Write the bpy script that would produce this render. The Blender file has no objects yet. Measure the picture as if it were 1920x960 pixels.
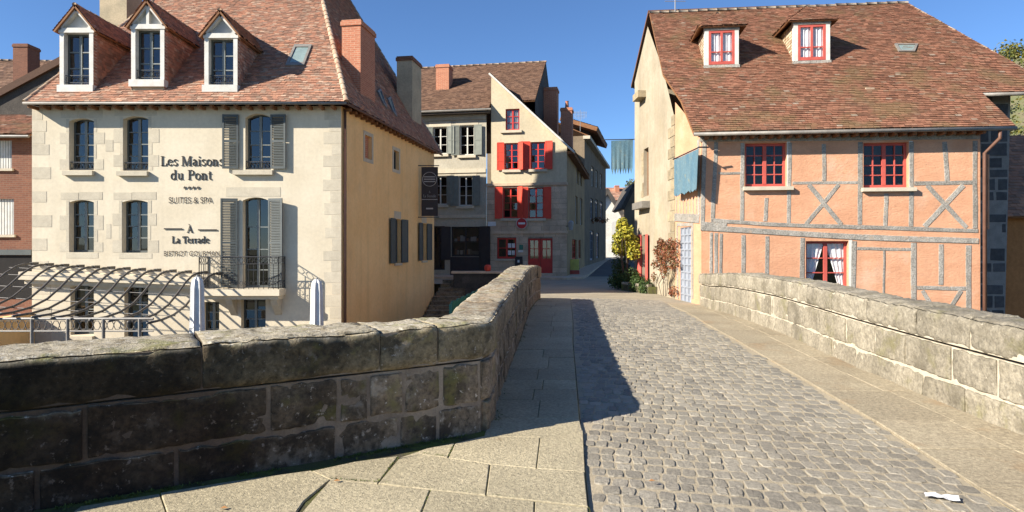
import bpy, math, random
from mathutils import Vector, Matrix, noise as mnoise
random.seed(11)
R = math.radians
rnd = random.uniform
sc = bpy.context.scene
C = sc.collection

# ------------------------------------------------------------------ camera, sky, sun, exposure
FPX, HOR, EYE = 1200.0, 465.0, 1.62          # focal length and horizon in photo pixels, eye height in metres
CAM = Vector((0, 0, EYE))
cd = bpy.data.cameras.new('camera'); cam = bpy.data.objects.new('camera', cd); C.objects.link(cam)
cam.location = CAM; cam.rotation_euler = (R(90), 0, 0)
cd.sensor_width = 36; cd.lens = 36 * FPX / 1920; cd.shift_y = (HOR - 480) / 1920
cd.clip_end = 2000; cd.clip_start = 0.05
sc.camera = cam
SUN_AZ, SUN_EL = R(25.5), R(30)                # the light travels to the right and away from the camera
sdir = Vector((math.cos(SUN_AZ) * math.cos(SUN_EL), math.sin(SUN_AZ) * math.cos(SUN_EL), -math.sin(SUN_EL)))
w = bpy.data.worlds.new('World'); sc.world = w; w.use_nodes = True
nt = w.node_tree; bg = nt.nodes['Background']
sky = nt.nodes.new('ShaderNodeTexSky'); sky.sky_type = 'NISHITA'; sky.sun_disc = False
sky.sun_elevation = SUN_EL; sky.sun_rotation = math.atan2(-sdir.x, -sdir.y)
sky.altitude = 1500; sky.air_density = 1.0; sky.dust_density = 0.0; sky.ozone_density = 7.5
nt.links.new(sky.outputs[0], bg.inputs[0]); bg.inputs[1].default_value = 0.08
sl = bpy.data.lights.new('sun', 'SUN'); sl.energy = 5.0; sl.angle = R(0.5); sl.color = (1, 0.93, 0.82)
so = bpy.data.objects.new('sun', sl); C.objects.link(so); so.location = (-20, -10, 20)
so.rotation_euler = sdir.to_track_quat('-Z', 'Y').to_euler()
sc.view_settings.view_transform = 'Standard'; sc.view_settings.look = 'None'
sc.view_settings.exposure = 1.15; sc.view_settings.gamma = 1

# ------------------------------------------------------------------ helpers
def ray(px, py): return Vector(((px - 960) / FPX, 1, (HOR - py) / FPX))
def at(px, py, Y): return CAM + ray(px, py) * Y
def lerp(a, b, t): return a + (b - a) * t
def interp(x, xs, ys):
    if x <= xs[0]: return ys[0]
    for i in range(len(xs) - 1):
        if x <= xs[i + 1]:
            t = (x - xs[i]) / (xs[i + 1] - xs[i]); return lerp(ys[i], ys[i + 1], t)
    return ys[-1]
def sm(x, xs, ys):                             # smoothed interpolation
    return sum(interp(x + d, xs, ys) for d in (-1, -.5, 0, .5, 1)) / 5
GY = [-20, 3, 5.5, 8, 10, 12.5, 15, 18, 21, 25, 37, 60, 85, 200]
GZ = [0, 0, .03, .10, .16, .20, .18, .08, 0, -.05, -.1, .3, .4, .4]
def zg(x, y):                                  # the hump-backed street surface
    c = interp(y, [11, 17, 20, 25], [0, -.045, -.03, 0])
    return sm(y, GY, GZ) + c * (max(-1, min(6, x)) - 2.5)
def gnd(px, py, dz=0):
    z = 0
    for _ in range(8):
        Y = (EYE - z) * FPX / (py - HOR); X = (px - 960) / FPX * Y; z = zg(X, Y) + dz
    return Vector((X, Y, z))
class Fr:                                      # a facade frame: u along, v up (world z), w out towards the viewer
    def __init__(s, x, y, ang):
        s.o = Vector((x, y, 0)); s.a = ang
        s.e = Vector((math.cos(ang), math.sin(ang), 0)); s.n = Vector((math.sin(ang), -math.cos(ang), 0))
    def p(s, u, v, w=0): return s.o + s.e * u + Vector((0, 0, v)) + s.n * w
    def uv(s, px, py, w=0):
        r = ray(px, py); t = (s.o + s.n * w - CAM).dot(s.n) / r.dot(s.n); q = CAM + r * t
        return (q - s.o).dot(s.e), q.z
    def R(s, x0, y0, x1, y1, w=0):
        a = s.uv(x0, y0, w); b = s.uv(x1, y1, w); c = s.uv(x0, y1, w); d = s.uv(x1, y0, w)
        return (a[0] + c[0]) / 2, (b[0] + d[0]) / 2, (b[1] + c[1]) / 2, (a[1] + d[1]) / 2
def clip(poly, outline):                       # convex clip in 2D, outline counter-clockwise
    out = poly
    n = len(outline)
    for i in range(n):
        ax, ay = outline[i]; bx, by = outline[(i + 1) % n]
        def side(p): return (bx - ax) * (p[1] - ay) - (by - ay) * (p[0] - ax)
        src, out = out, []
        for j in range(len(src)):
            p, q = src[j], src[(j + 1) % len(src)]
            sp, sq = side(p), side(q)
            if sp >= -1e-9: out.append(p)
            if (sp > 1e-9 and sq < -1e-9) or (sp < -1e-9 and sq > 1e-9):
                t = sp / (sp - sq); out.append((lerp(p[0], q[0], t), lerp(p[1], q[1], t)))
        if len(out) < 3: return []
    return out
def ccw(poly):
    a = sum(poly[i][0] * poly[(i + 1) % len(poly)][1] - poly[(i + 1) % len(poly)][0] * poly[i][1] for i in range(len(poly)))
    return poly if a > 0 else poly[::-1]
WORG = {}
def place(o, org, parent):
    C.objects.link(o)
    o.parent = parent
    o.location = Vector(org) - (WORG[parent.name] if parent else Vector((0, 0, 0)))
    WORG[o.name] = Vector(org)
    return o
def tag(o, label=None, cat=None, group=None, kind=None):
    if label: o['label'] = label
    if cat: o['category'] = cat
    if group: o['group'] = group
    if kind: o['kind'] = kind
    return o
def thing(name, org, label, cat, group=None):
    o = bpy.data.objects.new(name, None); o.empty_display_size = .3
    place(o, org, None); return tag(o, label, cat, group)
class MB:
    def __init__(s): s.v = []; s.f = []; s.m = []; s.t = []; s.any = False
    def face(s, pts, m=0, t=None):
        b = len(s.v); s.v += [Vector(p) for p in pts]; s.f.append(tuple(range(b, b + len(pts)))); s.m.append(m)
        s.t.append(.5 if t is None else t); s.any |= t is not None
        return s
    def mesh(s, verts, faces, m=0, t=None):
        b = len(s.v); s.v += [Vector(p) for p in verts]
        for f in faces:
            s.f.append(tuple(i + b for i in f)); s.m.append(m); s.t.append(.5 if t is None else t)
        s.any |= t is not None
        return s
    def hexa(s, p, m=0, t=None):               # eight points: bottom ring then top ring
        return s.mesh(p, [(0, 3, 2, 1), (4, 5, 6, 7), (0, 1, 5, 4), (1, 2, 6, 5), (2, 3, 7, 6), (3, 0, 4, 7)], m, t)
    def box(s, fr, u0, u1, v0, v1, w0, w1, m=0, t=None):
        return s.hexa([fr.p(u0, v0, w1), fr.p(u1, v0, w1), fr.p(u1, v0, w0), fr.p(u0, v0, w0),
                       fr.p(u0, v1, w1), fr.p(u1, v1, w1), fr.p(u1, v1, w0), fr.p(u0, v1, w0)], m, t)
    def bar(s, fr, a, b, wd, w0, w1, m=0, t=None):   # a bar in the facade plane from a to b (u, v)
        d = Vector((b[0] - a[0], b[1] - a[1])); L = d.length or 1e-6
        nx, ny = -d.y / L * wd / 2, d.x / L * wd / 2
        q = [(a[0] - nx, a[1] - ny), (b[0] - nx, b[1] - ny), (b[0] + nx, b[1] + ny), (a[0] + nx, a[1] + ny)]
        return s.hexa([fr.p(x, y, w0) for x, y in q] + [fr.p(x, y, w1) for x, y in q], m, t)
    def prism(s, pts0, pts1, m=0, t=None):
        n = len(pts0)
        return s.mesh(list(pts0) + list(pts1), [tuple(range(n))[::-1], tuple(range(n, 2 * n))] +
                      [(i, (i + 1) % n, n + (i + 1) % n, n + i) for i in range(n)], m, t)
    def tube(s, pts, r, n=6, m=0, cap=True):
        pts = [Vector(p) for p in pts]; rings = []
        rs = r if isinstance(r, (list, tuple)) else [r] * len(pts)
        b = len(s.v); prev = None
        for i, p in enumerate(pts):
            d = (pts[min(i + 1, len(pts) - 1)] - pts[max(i - 1, 0)]).normalized()
            if prev is None:
                prev = d.cross(Vector((0, 0, 1)))
                if prev.length < .05: prev = d.cross(Vector((0, 1, 0)))
            x = (prev - d * prev.dot(d)).normalized(); y = d.cross(x); prev = x
            s.v += [p + (x * math.cos(k * 2 * math.pi / n) + y * math.sin(k * 2 * math.pi / n)) * rs[i] for k in range(n)]
        for i in range(len(pts) - 1):
            for k in range(n):
                s.f.append((b + i * n + k, b + i * n + (k + 1) % n, b + (i + 1) * n + (k + 1) % n, b + (i + 1) * n + k)); s.m.append(m); s.t.append(.5)
        if cap:
            s.f.append(tuple(b + k for k in range(n))[::-1]); s.m.append(m); s.t.append(.5)
            e = b + (len(pts) - 1) * n
            s.f.append(tuple(e + k for k in range(n))); s.m.append(m); s.t.append(.5)
        return s
    def build(s, name, mats, parent=None, smooth=False, org=None, **kw):
        if not isinstance(mats, (list, tuple)): mats = [mats]
        if org is None:
            xs = [p.x for p in s.v]; ys = [p.y for p in s.v]
            org = Vector(((min(xs) + max(xs)) / 2, (min(ys) + max(ys)) / 2, min(p.z for p in s.v)))
        me = bpy.data.meshes.new(name)
        me.from_pydata([tuple(p - org) for p in s.v], [], s.f)
        for m in mats: me.materials.append(m)
        me.polygons.foreach_set('material_index', s.m)
        if smooth: me.polygons.foreach_set('use_smooth', [True] * len(s.f))
        if s.any:
            at_ = me.attributes.new('tint', 'FLOAT', 'FACE'); at_.data.foreach_set('value', s.t)
        me.update()
        o = bpy.data.objects.new(name, me); place(o, org, parent)
        return tag(o, **kw)

# ------------------------------------------------------------------ materials
MATS = {}
ALB = dict(cream_lime_plaster=.93, dressed_granite_trim=.9, apricot_plaster=.84, grey_ashlar_block=1.15, grey_painted_timber=.92, pale_house_render=.9, clay_tile_new=.82, clay_tile_old=.84, clay_tile_brown=.85, granite_sett=.8, granite_sett_far=.8, sandy_joint_filling=.8, granite_paving_slab=.82, sandy_paving_slab=.84, parapet_granite_pale=.86, worn_street_paving=.8, mortared_ridge_tile=.85, old_cream_render=.74, white_painted_wood=.9)   # overall albedo of each family
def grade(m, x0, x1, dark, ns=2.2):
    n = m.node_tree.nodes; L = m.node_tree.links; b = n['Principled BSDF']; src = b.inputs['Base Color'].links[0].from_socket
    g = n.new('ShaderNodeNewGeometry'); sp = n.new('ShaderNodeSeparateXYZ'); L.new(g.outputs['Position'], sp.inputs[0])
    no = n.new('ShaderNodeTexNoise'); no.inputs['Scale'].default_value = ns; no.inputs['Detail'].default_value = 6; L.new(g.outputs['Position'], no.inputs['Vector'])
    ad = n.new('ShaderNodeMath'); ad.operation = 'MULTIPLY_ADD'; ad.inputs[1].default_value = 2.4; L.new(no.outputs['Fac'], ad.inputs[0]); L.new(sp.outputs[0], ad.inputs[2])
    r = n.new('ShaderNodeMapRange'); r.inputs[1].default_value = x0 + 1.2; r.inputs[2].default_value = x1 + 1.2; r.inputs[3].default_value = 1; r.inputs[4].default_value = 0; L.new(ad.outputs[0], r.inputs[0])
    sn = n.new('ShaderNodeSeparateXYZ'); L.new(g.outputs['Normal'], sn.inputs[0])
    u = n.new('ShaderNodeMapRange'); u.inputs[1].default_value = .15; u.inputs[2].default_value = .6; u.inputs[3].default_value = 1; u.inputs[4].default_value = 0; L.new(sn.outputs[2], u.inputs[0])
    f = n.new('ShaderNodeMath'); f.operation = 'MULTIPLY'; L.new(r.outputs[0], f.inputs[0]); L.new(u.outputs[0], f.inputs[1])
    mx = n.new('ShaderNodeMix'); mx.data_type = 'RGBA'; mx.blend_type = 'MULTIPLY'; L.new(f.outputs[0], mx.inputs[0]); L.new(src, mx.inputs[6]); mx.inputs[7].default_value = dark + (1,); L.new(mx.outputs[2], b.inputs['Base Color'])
def mat(name, c1, c2=None, scale=2.0, rough=.85, bump=.25, bs=35, rand=0.0, ramp=None, spots=(), fine=.22, stretch=(1, 1, 1), spec=.3, metal=0.0, fs=None, brick=None, dist=.02, streak=0.0):
    kk = ALB.get(name, 1.0); sx = lambda c: tuple(x * kk for x in c)
    c1 = sx(c1); c2 = sx(c2) if c2 else None; ramp = [(p, sx(c)) for p, c in ramp] if ramp else None; spots = [(sx(q[0]),) + tuple(q[1:]) for q in spots]
    m = bpy.data.materials.new(name); m.use_nodes = True; n = m.node_tree.nodes; L = m.node_tree.links
    b = n['Principled BSDF']; b.inputs['Roughness'].default_value = rough
    b.inputs['Specular IOR Level'].default_value = spec; b.inputs['Metallic'].default_value = metal
    geo = n.new('ShaderNodeNewGeometry'); vec = geo.outputs['Position']
    mp = n.new('ShaderNodeMapping'); mp.inputs['Scale'].default_value = stretch; L.new(vec, mp.inputs['Vector'])
    def noise(s, det=4, v=None, ro=.6):
        k = n.new('ShaderNodeTexNoise'); k.inputs['Scale'].default_value = s; k.inputs['Detail'].default_value = det
        k.inputs['Roughness'].default_value = ro; L.new(v if v is not None else mp.outputs[0], k.inputs['Vector']); return k.outputs['Fac']
    def rng(f, a, b_, lo, hi):
        k = n.new('ShaderNodeMapRange'); k.inputs[1].default_value = a; k.inputs[2].default_value = b_; k.inputs[3].default_value = lo; k.inputs[4].default_value = hi
        L.new(f, k.inputs[0]); return k.outputs[0]
    def mix(f, a, b_, mode='MIX'):
        k = n.new('ShaderNodeMix'); k.data_type = 'RGBA'; k.blend_type = mode
        for i, x in ((0, f), (6, a), (7, b_)):
            if isinstance(x, (int, float)): k.inputs[i].default_value = x
            elif isinstance(x, tuple): k.inputs[i].default_value = x + (1,)
            else: L.new(x, k.inputs[i])
        return k.outputs[2]
    c2 = c2 or tuple(x * .78 for x in c1)
    col = mix(rng(noise(scale), .35, .65, 0, 1), c1, c2)
    if ramp:
        a = n.new('ShaderNodeAttribute'); a.attribute_name = 'tint'
        r = n.new('ShaderNodeValToRGB'); r.color_ramp.interpolation = 'LINEAR'
        el = r.color_ramp.elements
        while len(el) < len(ramp): el.new(.5)
        for e, (p, c) in zip(el, ramp): e.position = p; e.color = c + (1,)
        L.new(a.outputs['Fac'], r.inputs[0])
        col = mix(rng(noise(scale), .35, .7, 0.0, .45), r.outputs[0], c2)
    if brick:
        bw, bh, mortar = brick
        sep = n.new('ShaderNodeSeparateXYZ'); L.new(vec, sep.inputs[0])
        ad = n.new('ShaderNodeMath'); ad.operation = 'ADD'; L.new(sep.outputs[0], ad.inputs[0]); L.new(sep.outputs[1], ad.inputs[1])
        cb = n.new('ShaderNodeCombineXYZ'); L.new(ad.outputs[0], cb.inputs[0]); L.new(sep.outputs[2], cb.inputs[1])
        bt = n.new('ShaderNodeTexBrick'); L.new(cb.outputs[0], bt.inputs['Vector'])
        bt.inputs['Scale'].default_value = 1; bt.inputs['Brick Width'].default_value = bw; bt.inputs['Row Height'].default_value = bh
        bt.inputs['Mortar Size'].default_value = .008; bt.inputs['Mortar'].default_value = mortar + (1,)
        bt.inputs['Color1'].default_value = c1 + (1,); bt.inputs['Color2'].default_value = c2 + (1,); bt.inputs['Bias'].default_value = 0
        col = mix(rng(noise(scale), .3, .7, .0, .4), bt.outputs['Color'], c2)
    fsc = fs or scale * 12
    f = noise(fsc, 5, None, .7)
    k = n.new('ShaderNodeCombineColor')
    g = rng(f, .25, .75, 1 - fine, 1 + fine)
    for i in range(3): L.new(g, k.inputs[i])
    col = mix(1.0, col, k.outputs[0], 'MULTIPLY')
    for sp in spots:                            # (colour, noise scale, threshold, softness, strength[, up-facing only])
        f2 = noise(sp[1], 6, vec, .65)
        fac = rng(f2, sp[2], sp[2] + sp[3], 0, sp[4])
        if len(sp) > 5:
            sn = n.new('ShaderNodeSeparateXYZ'); L.new(geo.outputs['Normal'], sn.inputs[0])
            up = rng(sn.outputs[2], .2, .8, 0, 1) if sp[5] > 0 else rng(sn.outputs[2], .2, .7, 1, 0)
            mu = n.new('ShaderNodeMath'); mu.operation = 'MULTIPLY'; L.new(fac, mu.inputs[0]); L.new(up, mu.inputs[1]); fac = mu.outputs[0]
        col = mix(fac, col, sp[0])
    if streak:                                  # rain streaks: noise drawn out vertically
        m2 = n.new('ShaderNodeMapping'); m2.inputs['Scale'].default_value = (2.6, 2.6, .16); L.new(vec, m2.inputs['Vector'])
        f3 = noise(1.0, 5, m2.outputs[0], .6); col = mix(rng(f3, .48, .78, 0, streak), col, tuple(x * .45 for x in c1))
    if rand:
        oi = n.new('ShaderNodeObjectInfo'); hs = n.new('ShaderNodeHueSaturation')
        L.new(rng(oi.outputs['Random'], 0, 1, 1 - rand, 1 + rand), hs.inputs['Value']); L.new(col, hs.inputs['Color']); col = hs.outputs[0]
    L.new(col, b.inputs['Base Color'])
    if bump:
        bp = n.new('ShaderNodeBump'); bp.inputs['Strength'].default_value = bump; bp.inputs['Distance'].default_value = dist
        L.new(noise(bs, 6, None, .7), bp.inputs['Height']); L.new(bp.outputs[0], b.inputs['Normal'])
    MATS[name] = m
    return m
def glass(name, tint=.35, refl=.9, f0=.09):
    m = bpy.data.materials.new(name); m.use_nodes = True; n = m.node_tree.nodes; L = m.node_tree.links
    for x in list(n): n.remove(x)
    out = n.new('ShaderNodeOutputMaterial'); mx = n.new('ShaderNodeMixShader'); tr = n.new('ShaderNodeBsdfTransparent'); gl = n.new('ShaderNodeBsdfGlossy')
    lw = n.new('ShaderNodeLayerWeight'); lw.inputs[0].default_value = .5
    pw = n.new('ShaderNodeMath'); pw.operation = 'POWER'; pw.inputs[1].default_value = 4; L.new(lw.outputs['Facing'], pw.inputs[0])
    ma = n.new('ShaderNodeMath'); ma.operation = 'MULTIPLY_ADD'; ma.inputs[1].default_value = .9 - f0; ma.inputs[2].default_value = f0; L.new(pw.outputs[0], ma.inputs[0])
    tr.inputs[0].default_value = (tint, tint, tint, 1); gl.inputs[0].default_value = (refl, refl, refl, 1); gl.inputs['Roughness'].default_value = .02
    L.new(ma.outputs[0], mx.inputs[0]); L.new(tr.outputs[0], mx.inputs[1]); L.new(gl.outputs[0], mx.inputs[2]); L.new(mx.outputs[0], out.inputs[0])
    return m
RED_R = [(0, (.26, .15, .10)), (.22, (.37, .21, .14)), (.45, (.50, .235, .145)), (.68, (.60, .31, .19)), (.82, (.36, .25, .18)), (1, (.68, .46, .32))]
OLD_R = [(0, (.16, .075, .045)), (.3, (.235, .105, .06)), (.6, (.31, .135, .08)), (.85, (.37, .175, .105)), (.985, (.27, .17, .11)), (1, (.42, .33, .25))]
BRN_R = [(0, (.11, .06, .04)), (.5, (.19, .105, .065)), (1, (.26, .15, .095))]
m_tile_new = mat('clay_tile_new', (.4, .14, .09), (.36, .20, .135), 1.3, .85, .25, 60, ramp=RED_R, fine=.18)
m_tile_old = mat('clay_tile_old', (.24, .1, .06), (.19, .095, .055), .9, .9, .4, 50, ramp=OLD_R, fine=.3, spots=[((.20, .145, .065), .8, .52, .12, .55), ((.13, .085, .055), 1.3, .57, .12, .5), ((.52, .46, .36), 7, .70, .03, .7)])
m_tile_brown = mat('clay_tile_brown', (.2, .11, .07), (.13, .075, .045), .8, .9, .2, 50, ramp=BRN_R)
m_plaster = mat('cream_lime_plaster', (.71, .62, .465), (.64, .55, .40), .8, .93, .15, 60, fine=.09, streak=.18, spots=[((.52, .44, .32), 1.1, .58, .2, .35), ((.74, .68, .56), 2.3, .60, .15, .4)])
m_plaster_tan = mat('tan_lime_plaster', (.88, .575, .265), (.82, .51, .22), .7, .93, .15, 60, fine=.08, streak=.25, spots=[((.48, .34, .2), .9, .58, .2, .35), ((.72, .52, .30), 1.6, .6, .15, .4)])
m_dressed = mat('dressed_granite_trim', (.625, .55, .415), (.55, .48, .36), 5, .92, .3, 60, rand=.06, fine=.18, streak=.2)
m_quoin_old = mat('old_corner_stone', (.36, .285, .175), (.25, .205, .135), 4, .92, .6, 30, rand=.2, fine=.35, fs=25)
m_cream_old = mat('old_cream_render', (.53, .46, .335), (.42, .35, .245), .7, .93, .3, 30, fine=.14, streak=.4, spots=[((.42, .35, .22), 1.6, .54, .15, .6), ((.36, .31, .22), 5, .6, .1, .4)])
m_orange = mat('apricot_plaster', (.75, .40, .235), (.66, .335, .19), 1.0, .93, .7, 9, fine=.12, stretch=(1, 1, 2.4), dist=.025, streak=.22, spots=[((.74, .50, .35), .9, .56, .15, .6), ((.50, .27, .17), 2.6, .62, .08, .45)])
m_orange_dk = mat('ochre_plaster', (.40, .17, .06), None, 1.0, .93, .2, 20)
m_timber = mat('grey_painted_timber', (.38, .35, .30), (.26, .24, .205), 3, .9, 1.0, 24, rand=.16, fine=.6, fs=26, spots=[((.46, .32, .21), 5, .58, .08, .5), ((.13, .11, .09), 14, .62, .05, .6)])
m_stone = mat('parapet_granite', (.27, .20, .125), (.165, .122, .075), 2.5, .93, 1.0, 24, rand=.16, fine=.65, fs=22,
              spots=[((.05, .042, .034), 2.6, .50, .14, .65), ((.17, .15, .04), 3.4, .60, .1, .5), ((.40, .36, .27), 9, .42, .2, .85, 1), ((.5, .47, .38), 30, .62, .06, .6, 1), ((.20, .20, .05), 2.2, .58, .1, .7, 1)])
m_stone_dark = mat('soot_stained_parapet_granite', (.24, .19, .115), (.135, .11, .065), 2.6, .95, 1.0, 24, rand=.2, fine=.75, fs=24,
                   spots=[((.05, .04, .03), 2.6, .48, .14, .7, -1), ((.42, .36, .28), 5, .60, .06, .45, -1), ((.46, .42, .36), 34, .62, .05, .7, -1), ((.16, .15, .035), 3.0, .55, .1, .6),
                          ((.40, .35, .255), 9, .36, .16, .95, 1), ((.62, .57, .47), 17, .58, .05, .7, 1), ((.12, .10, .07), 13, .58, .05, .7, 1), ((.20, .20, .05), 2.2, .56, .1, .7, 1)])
m_stone_crs = mat('soot_stained_course_granite', (.24, .185, .125), (.14, .11, .075), 2.6, .95, 1.0, 24, rand=.2, fine=.75, fs=24,
                  spots=[((.05, .04, .03), 2.6, .48, .14, .7), ((.42, .36, .28), 5, .56, .08, .6), ((.6, .54, .46), 20, .62, .04, .9), ((.5, .44, .36), 9, .64, .05, .6), ((.16, .15, .035), 3.0, .55, .1, .6)])
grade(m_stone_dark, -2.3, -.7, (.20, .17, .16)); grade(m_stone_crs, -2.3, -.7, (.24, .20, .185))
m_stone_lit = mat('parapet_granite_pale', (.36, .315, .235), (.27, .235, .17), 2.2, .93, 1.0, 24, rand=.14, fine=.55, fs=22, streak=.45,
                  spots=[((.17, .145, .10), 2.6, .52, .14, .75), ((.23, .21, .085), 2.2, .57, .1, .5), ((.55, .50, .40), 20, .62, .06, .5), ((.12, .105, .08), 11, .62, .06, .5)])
m_mortar_lt = mat('pale_lime_mortar', (.52, .45, .34), None, 6, .95, .4, 50)
m_mortar = mat('grey_mortar', (.36, .295, .22), (.23, .185, .14), 5, .95, .6, 40)
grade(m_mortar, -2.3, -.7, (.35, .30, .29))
m_slab = mat('granite_paving_slab', (.51, .435, .285), (.41, .35, .23), 1.2, .9, .8, 40, rand=.11, fine=.42, fs=36,
             spots=[((.26, .19, .11), 3.0, .66, .06, .5), ((.27, .25, .14), 1.1, .56, .15, .35)])
m_slab_pale = mat('sandy_paving_slab', (.41, .345, .235), (.35, .29, .195), 1.3, .9, .8, 30, rand=.08, fine=.45, fs=28, spots=[((.34, .225, .12), 1.5, .56, .12, .55), ((.24, .20, .14), 5, .62, .08, .4)])
m_joint = mat('mossy_joint_earth', (.085, .075, .035), (.13, .15, .025), 3, .95, .6, 60, spots=[((.06, .05, .035), 4, .5, .1, .7)])
m_sett = mat('granite_sett', (.37, .33, .255), (.27, .24, .19), 1.0, .8, 1.0, 45, rand=.18, fine=.4, fs=40, dist=.01)
m_sett_s = mat('granite_sett_far', (.245, .225, .19), (.19, .18, .16), .6, .78, .5, 55, fine=.25, fs=60, ramp=[(0, (.25, .225, .18)), (.5, (.345, .31, .24)), (1, (.46, .405, .31))])
m_sand = mat('sandy_joint_filling', (.50, .42, .29), (.42, .35, .24), 2.5, .95, .6, 70, fine=.2)
m_street = mat('worn_street_paving', (.42, .36, .26), (.34, .29, .21), .9, .9, .4, 25, fine=.2)
m_asph = mat('grey_street_surface', (.12, .115, .105), None, .8, .9, .3, 40)
m_house_st = mat('grey_rubble_facade', (.23, .175, .115), (.165, .125, .082), 1.0, .93, .5, 22, fine=.22)
m_ashlar = mat('grey_ashlar_block', (.54, .41, .285), (.42, .315, .22), 2.0, .92, .4, 40, rand=.13)
m_render_lt = mat('pale_house_render', (.60, .52, .36), (.53, .45, .31), .7, .93, .2, 40, fine=.12, streak=.3, spots=[((.4, .35, .25), 1.0, .6, .2, .4)])
m_render_gr = mat('grey_beige_render', (.46, .42, .33), (.38, .34, .26), .8, .93, .3, 30, fine=.15, spots=[((.3, .26, .19), 1.2, .58, .2, .4)])
m_side = mat('tan_stone_side_render', (.42, .285, .145), (.30, .20, .105), .8, .93, .4, 25, fine=.2, streak=.3)
m_white_wall = mat('white_house_render', (.78, .74, .64), None, .7, .93, .1, 40)
m_brick = mat('red_brick', (.48, .19, .105), (.38, .135, .075), 1.6, .9, .2, 60, brick=(.22, .07, (.45, .3, .2)))
m_brick_dk = mat('old_brown_brick', (.23, .095, .055), (.16, .065, .04), 1.2, .9, .2, 50, brick=(.22, .07, (.2, .13, .09)))
m_cement = mat('grey_cement_render', (.24, .21, .17), (.17, .15, .125), 1.5, .93, .3, 30)
m_cement_tan = mat('tan_cement_render', (.47, .38, .25), (.36, .3, .2), 1.5, .93, .3, 30)
m_rubble_dk = mat('dark_rubble_stone', (.10, .085, .07), (.06, .052, .045), 1.5, .95, .7, 15, rand=.15, fine=.35)
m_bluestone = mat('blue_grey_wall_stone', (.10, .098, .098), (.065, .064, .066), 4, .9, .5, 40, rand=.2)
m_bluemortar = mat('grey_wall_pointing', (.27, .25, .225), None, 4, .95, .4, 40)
m_red = mat('red_paint', (.56, .035, .022), (.48, .03, .02), 4, .5, .06, 60, fine=.06, spec=.4)
m_red_or = mat('bright_red_shutter_paint', (.70, .075, .04), (.62, .06, .035), 3, .55, .08, 50, rand=.07, fine=.07)
m_pink = mat('faded_red_window_paint', (.50, .10, .075), (.42, .08, .06), 5, .6, .1, 60, fine=.08)
m_pink_sh = mat('sun_bleached_red_paint', (.62, .13, .10), (.52, .10, .08), 5, .6, .1, 60, fine=.1)
m_grey = mat('dark_grey_green_paint', (.085, .095, .09), (.07, .08, .077), 4, .55, .08, 50, fine=.08, spec=.4)
m_grey_lt = mat('grey_sash_paint', (.22, .235, .22), None, 4, .5, .05, 50)
m_shut_sage = mat('sage_grey_shutter_paint', (.21, .225, .19), (.17, .18, .155), 4, .6, .08, 50, rand=.05)
m_white = mat('white_painted_wood', (.70, .68, .62), (.6, .57, .5), 4, .6, .1, 40, fine=.08, spots=[((.42, .34, .24), 5, .66, .08, .5)])
m_pale_grey = mat('pale_grey_boarding', (.42, .43, .43), None, 4, .7, .1, 40)
m_iron = mat('dark_wrought_iron', (.035, .035, .037), None, 6, .45, .1, 60, spec=.5)
m_pergola = mat('brown_grey_pergola_steel', (.10, .088, .075), None, 6, .5, .1, 60, spec=.5)
m_steel = mat('grey_galvanised_steel', (.33, .33, .32), None, 5, .45, .1, 60, spec=.5)
m_zinc = mat('weathered_zinc', (.23, .21, .18), (.16, .145, .125), 3, .5, .15, 40, spec=.5)
m_pipe = mat('brown_downpipe_paint', (.15, .075, .05), None, 4, .5, .1, 40)
m_wood = mat('rafter_wood', (.26, .125, .055), (.2, .09, .04), 5, .8, .2, 40)
m_dark = mat('dark_interior', (.022, .02, .019), None, 2, .95, 0)
m_curtain = mat('white_net_curtain', (.85, .85, .84), None, 3, .95, .0)
m_parasol = mat('white_parasol_canvas', (.70, .69, .66), (.6, .59, .56), 3, .9, .1, 30)
m_ridge = mat('mortared_ridge_tile', (.42, .26, .17), (.50, .40, .28), 4, .9, .4, 40, rand=.15)
m_ridge_old = mat('old_ridge_tile', (.30, .20, .13), (.42, .36, .27), 6, .9, .5, 40, rand=.2, fine=.3)
m_banner = mat('faded_blue_tapestry', (.075, .15, .20), (.12, .19, .22), 3.5, .95, .6, 40, fine=.35, stretch=(1, 1, .35), spots=[((.25, .24, .15), 5, .60, .06, .5)])
m_black = mat('dark_letter_metal', (.03, .022, .018), None, 6, .5, 0, spec=.4)
m_signbd = mat('charcoal_signboard', (.045, .037, .037), None, 3, .6, .03)
m_signtx = mat('pale_sign_print', (.45, .43, .42), None, 3, .7, 0)
m_trwhite = mat('white_sign_enamel', (.75, .75, .74), None, 3, .4, 0)
m_trred = mat('red_sign_enamel', (.5, .02, .025), None, 3, .4, 0)
m_green = mat('green_garden_paint', (.06, .22, .15), None, 4, .5, .05)
m_yellow = mat('yellow_board', (.65, .62, .16), None, 3, .6, 0)
m_blue_door = mat('blue_grey_door_paint', (.30, .32, .36), (.25, .27, .30), 4, .6, .1, 40)
m_soil = mat('river_bank_ground', (.16, .13, .08), (.1, .12, .05), .3, .95, .4, 10)
m_water = mat('river_water', (.03, .04, .03), None, .5, .08, .25, 3, spec=.5)
m_paper = mat('crumpled_white_paper', (.8, .79, .76), None, 20, .9, .5, 90)
m_leafd = mat('fallen_leaf', (.35, .17, .06), None, 9, .8, 0)
LEAF = lambda n, ramp: mat(n, ramp[1][1], ramp[0][1], 3, .6, 0, ramp=ramp, fine=.1)
m_leaf_y = LEAF('yellow_autumn_leaf', [(0, (.10, .12, .015)), (.45, (.32, .29, .03)), (1, (.58, .48, .05))])
m_leaf_g = LEAF('boxwood_leaf', [(0, (.015, .032, .008)), (.5, (.04, .075, .015)), (1, (.08, .12, .025))])
m_leaf_r = LEAF('red_creeper_leaf', [(0, (.05, .06, .015)), (.4, (.16, .05, .025)), (.75, (.26, .06, .03)), (1, (.3, .2, .06))])
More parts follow.
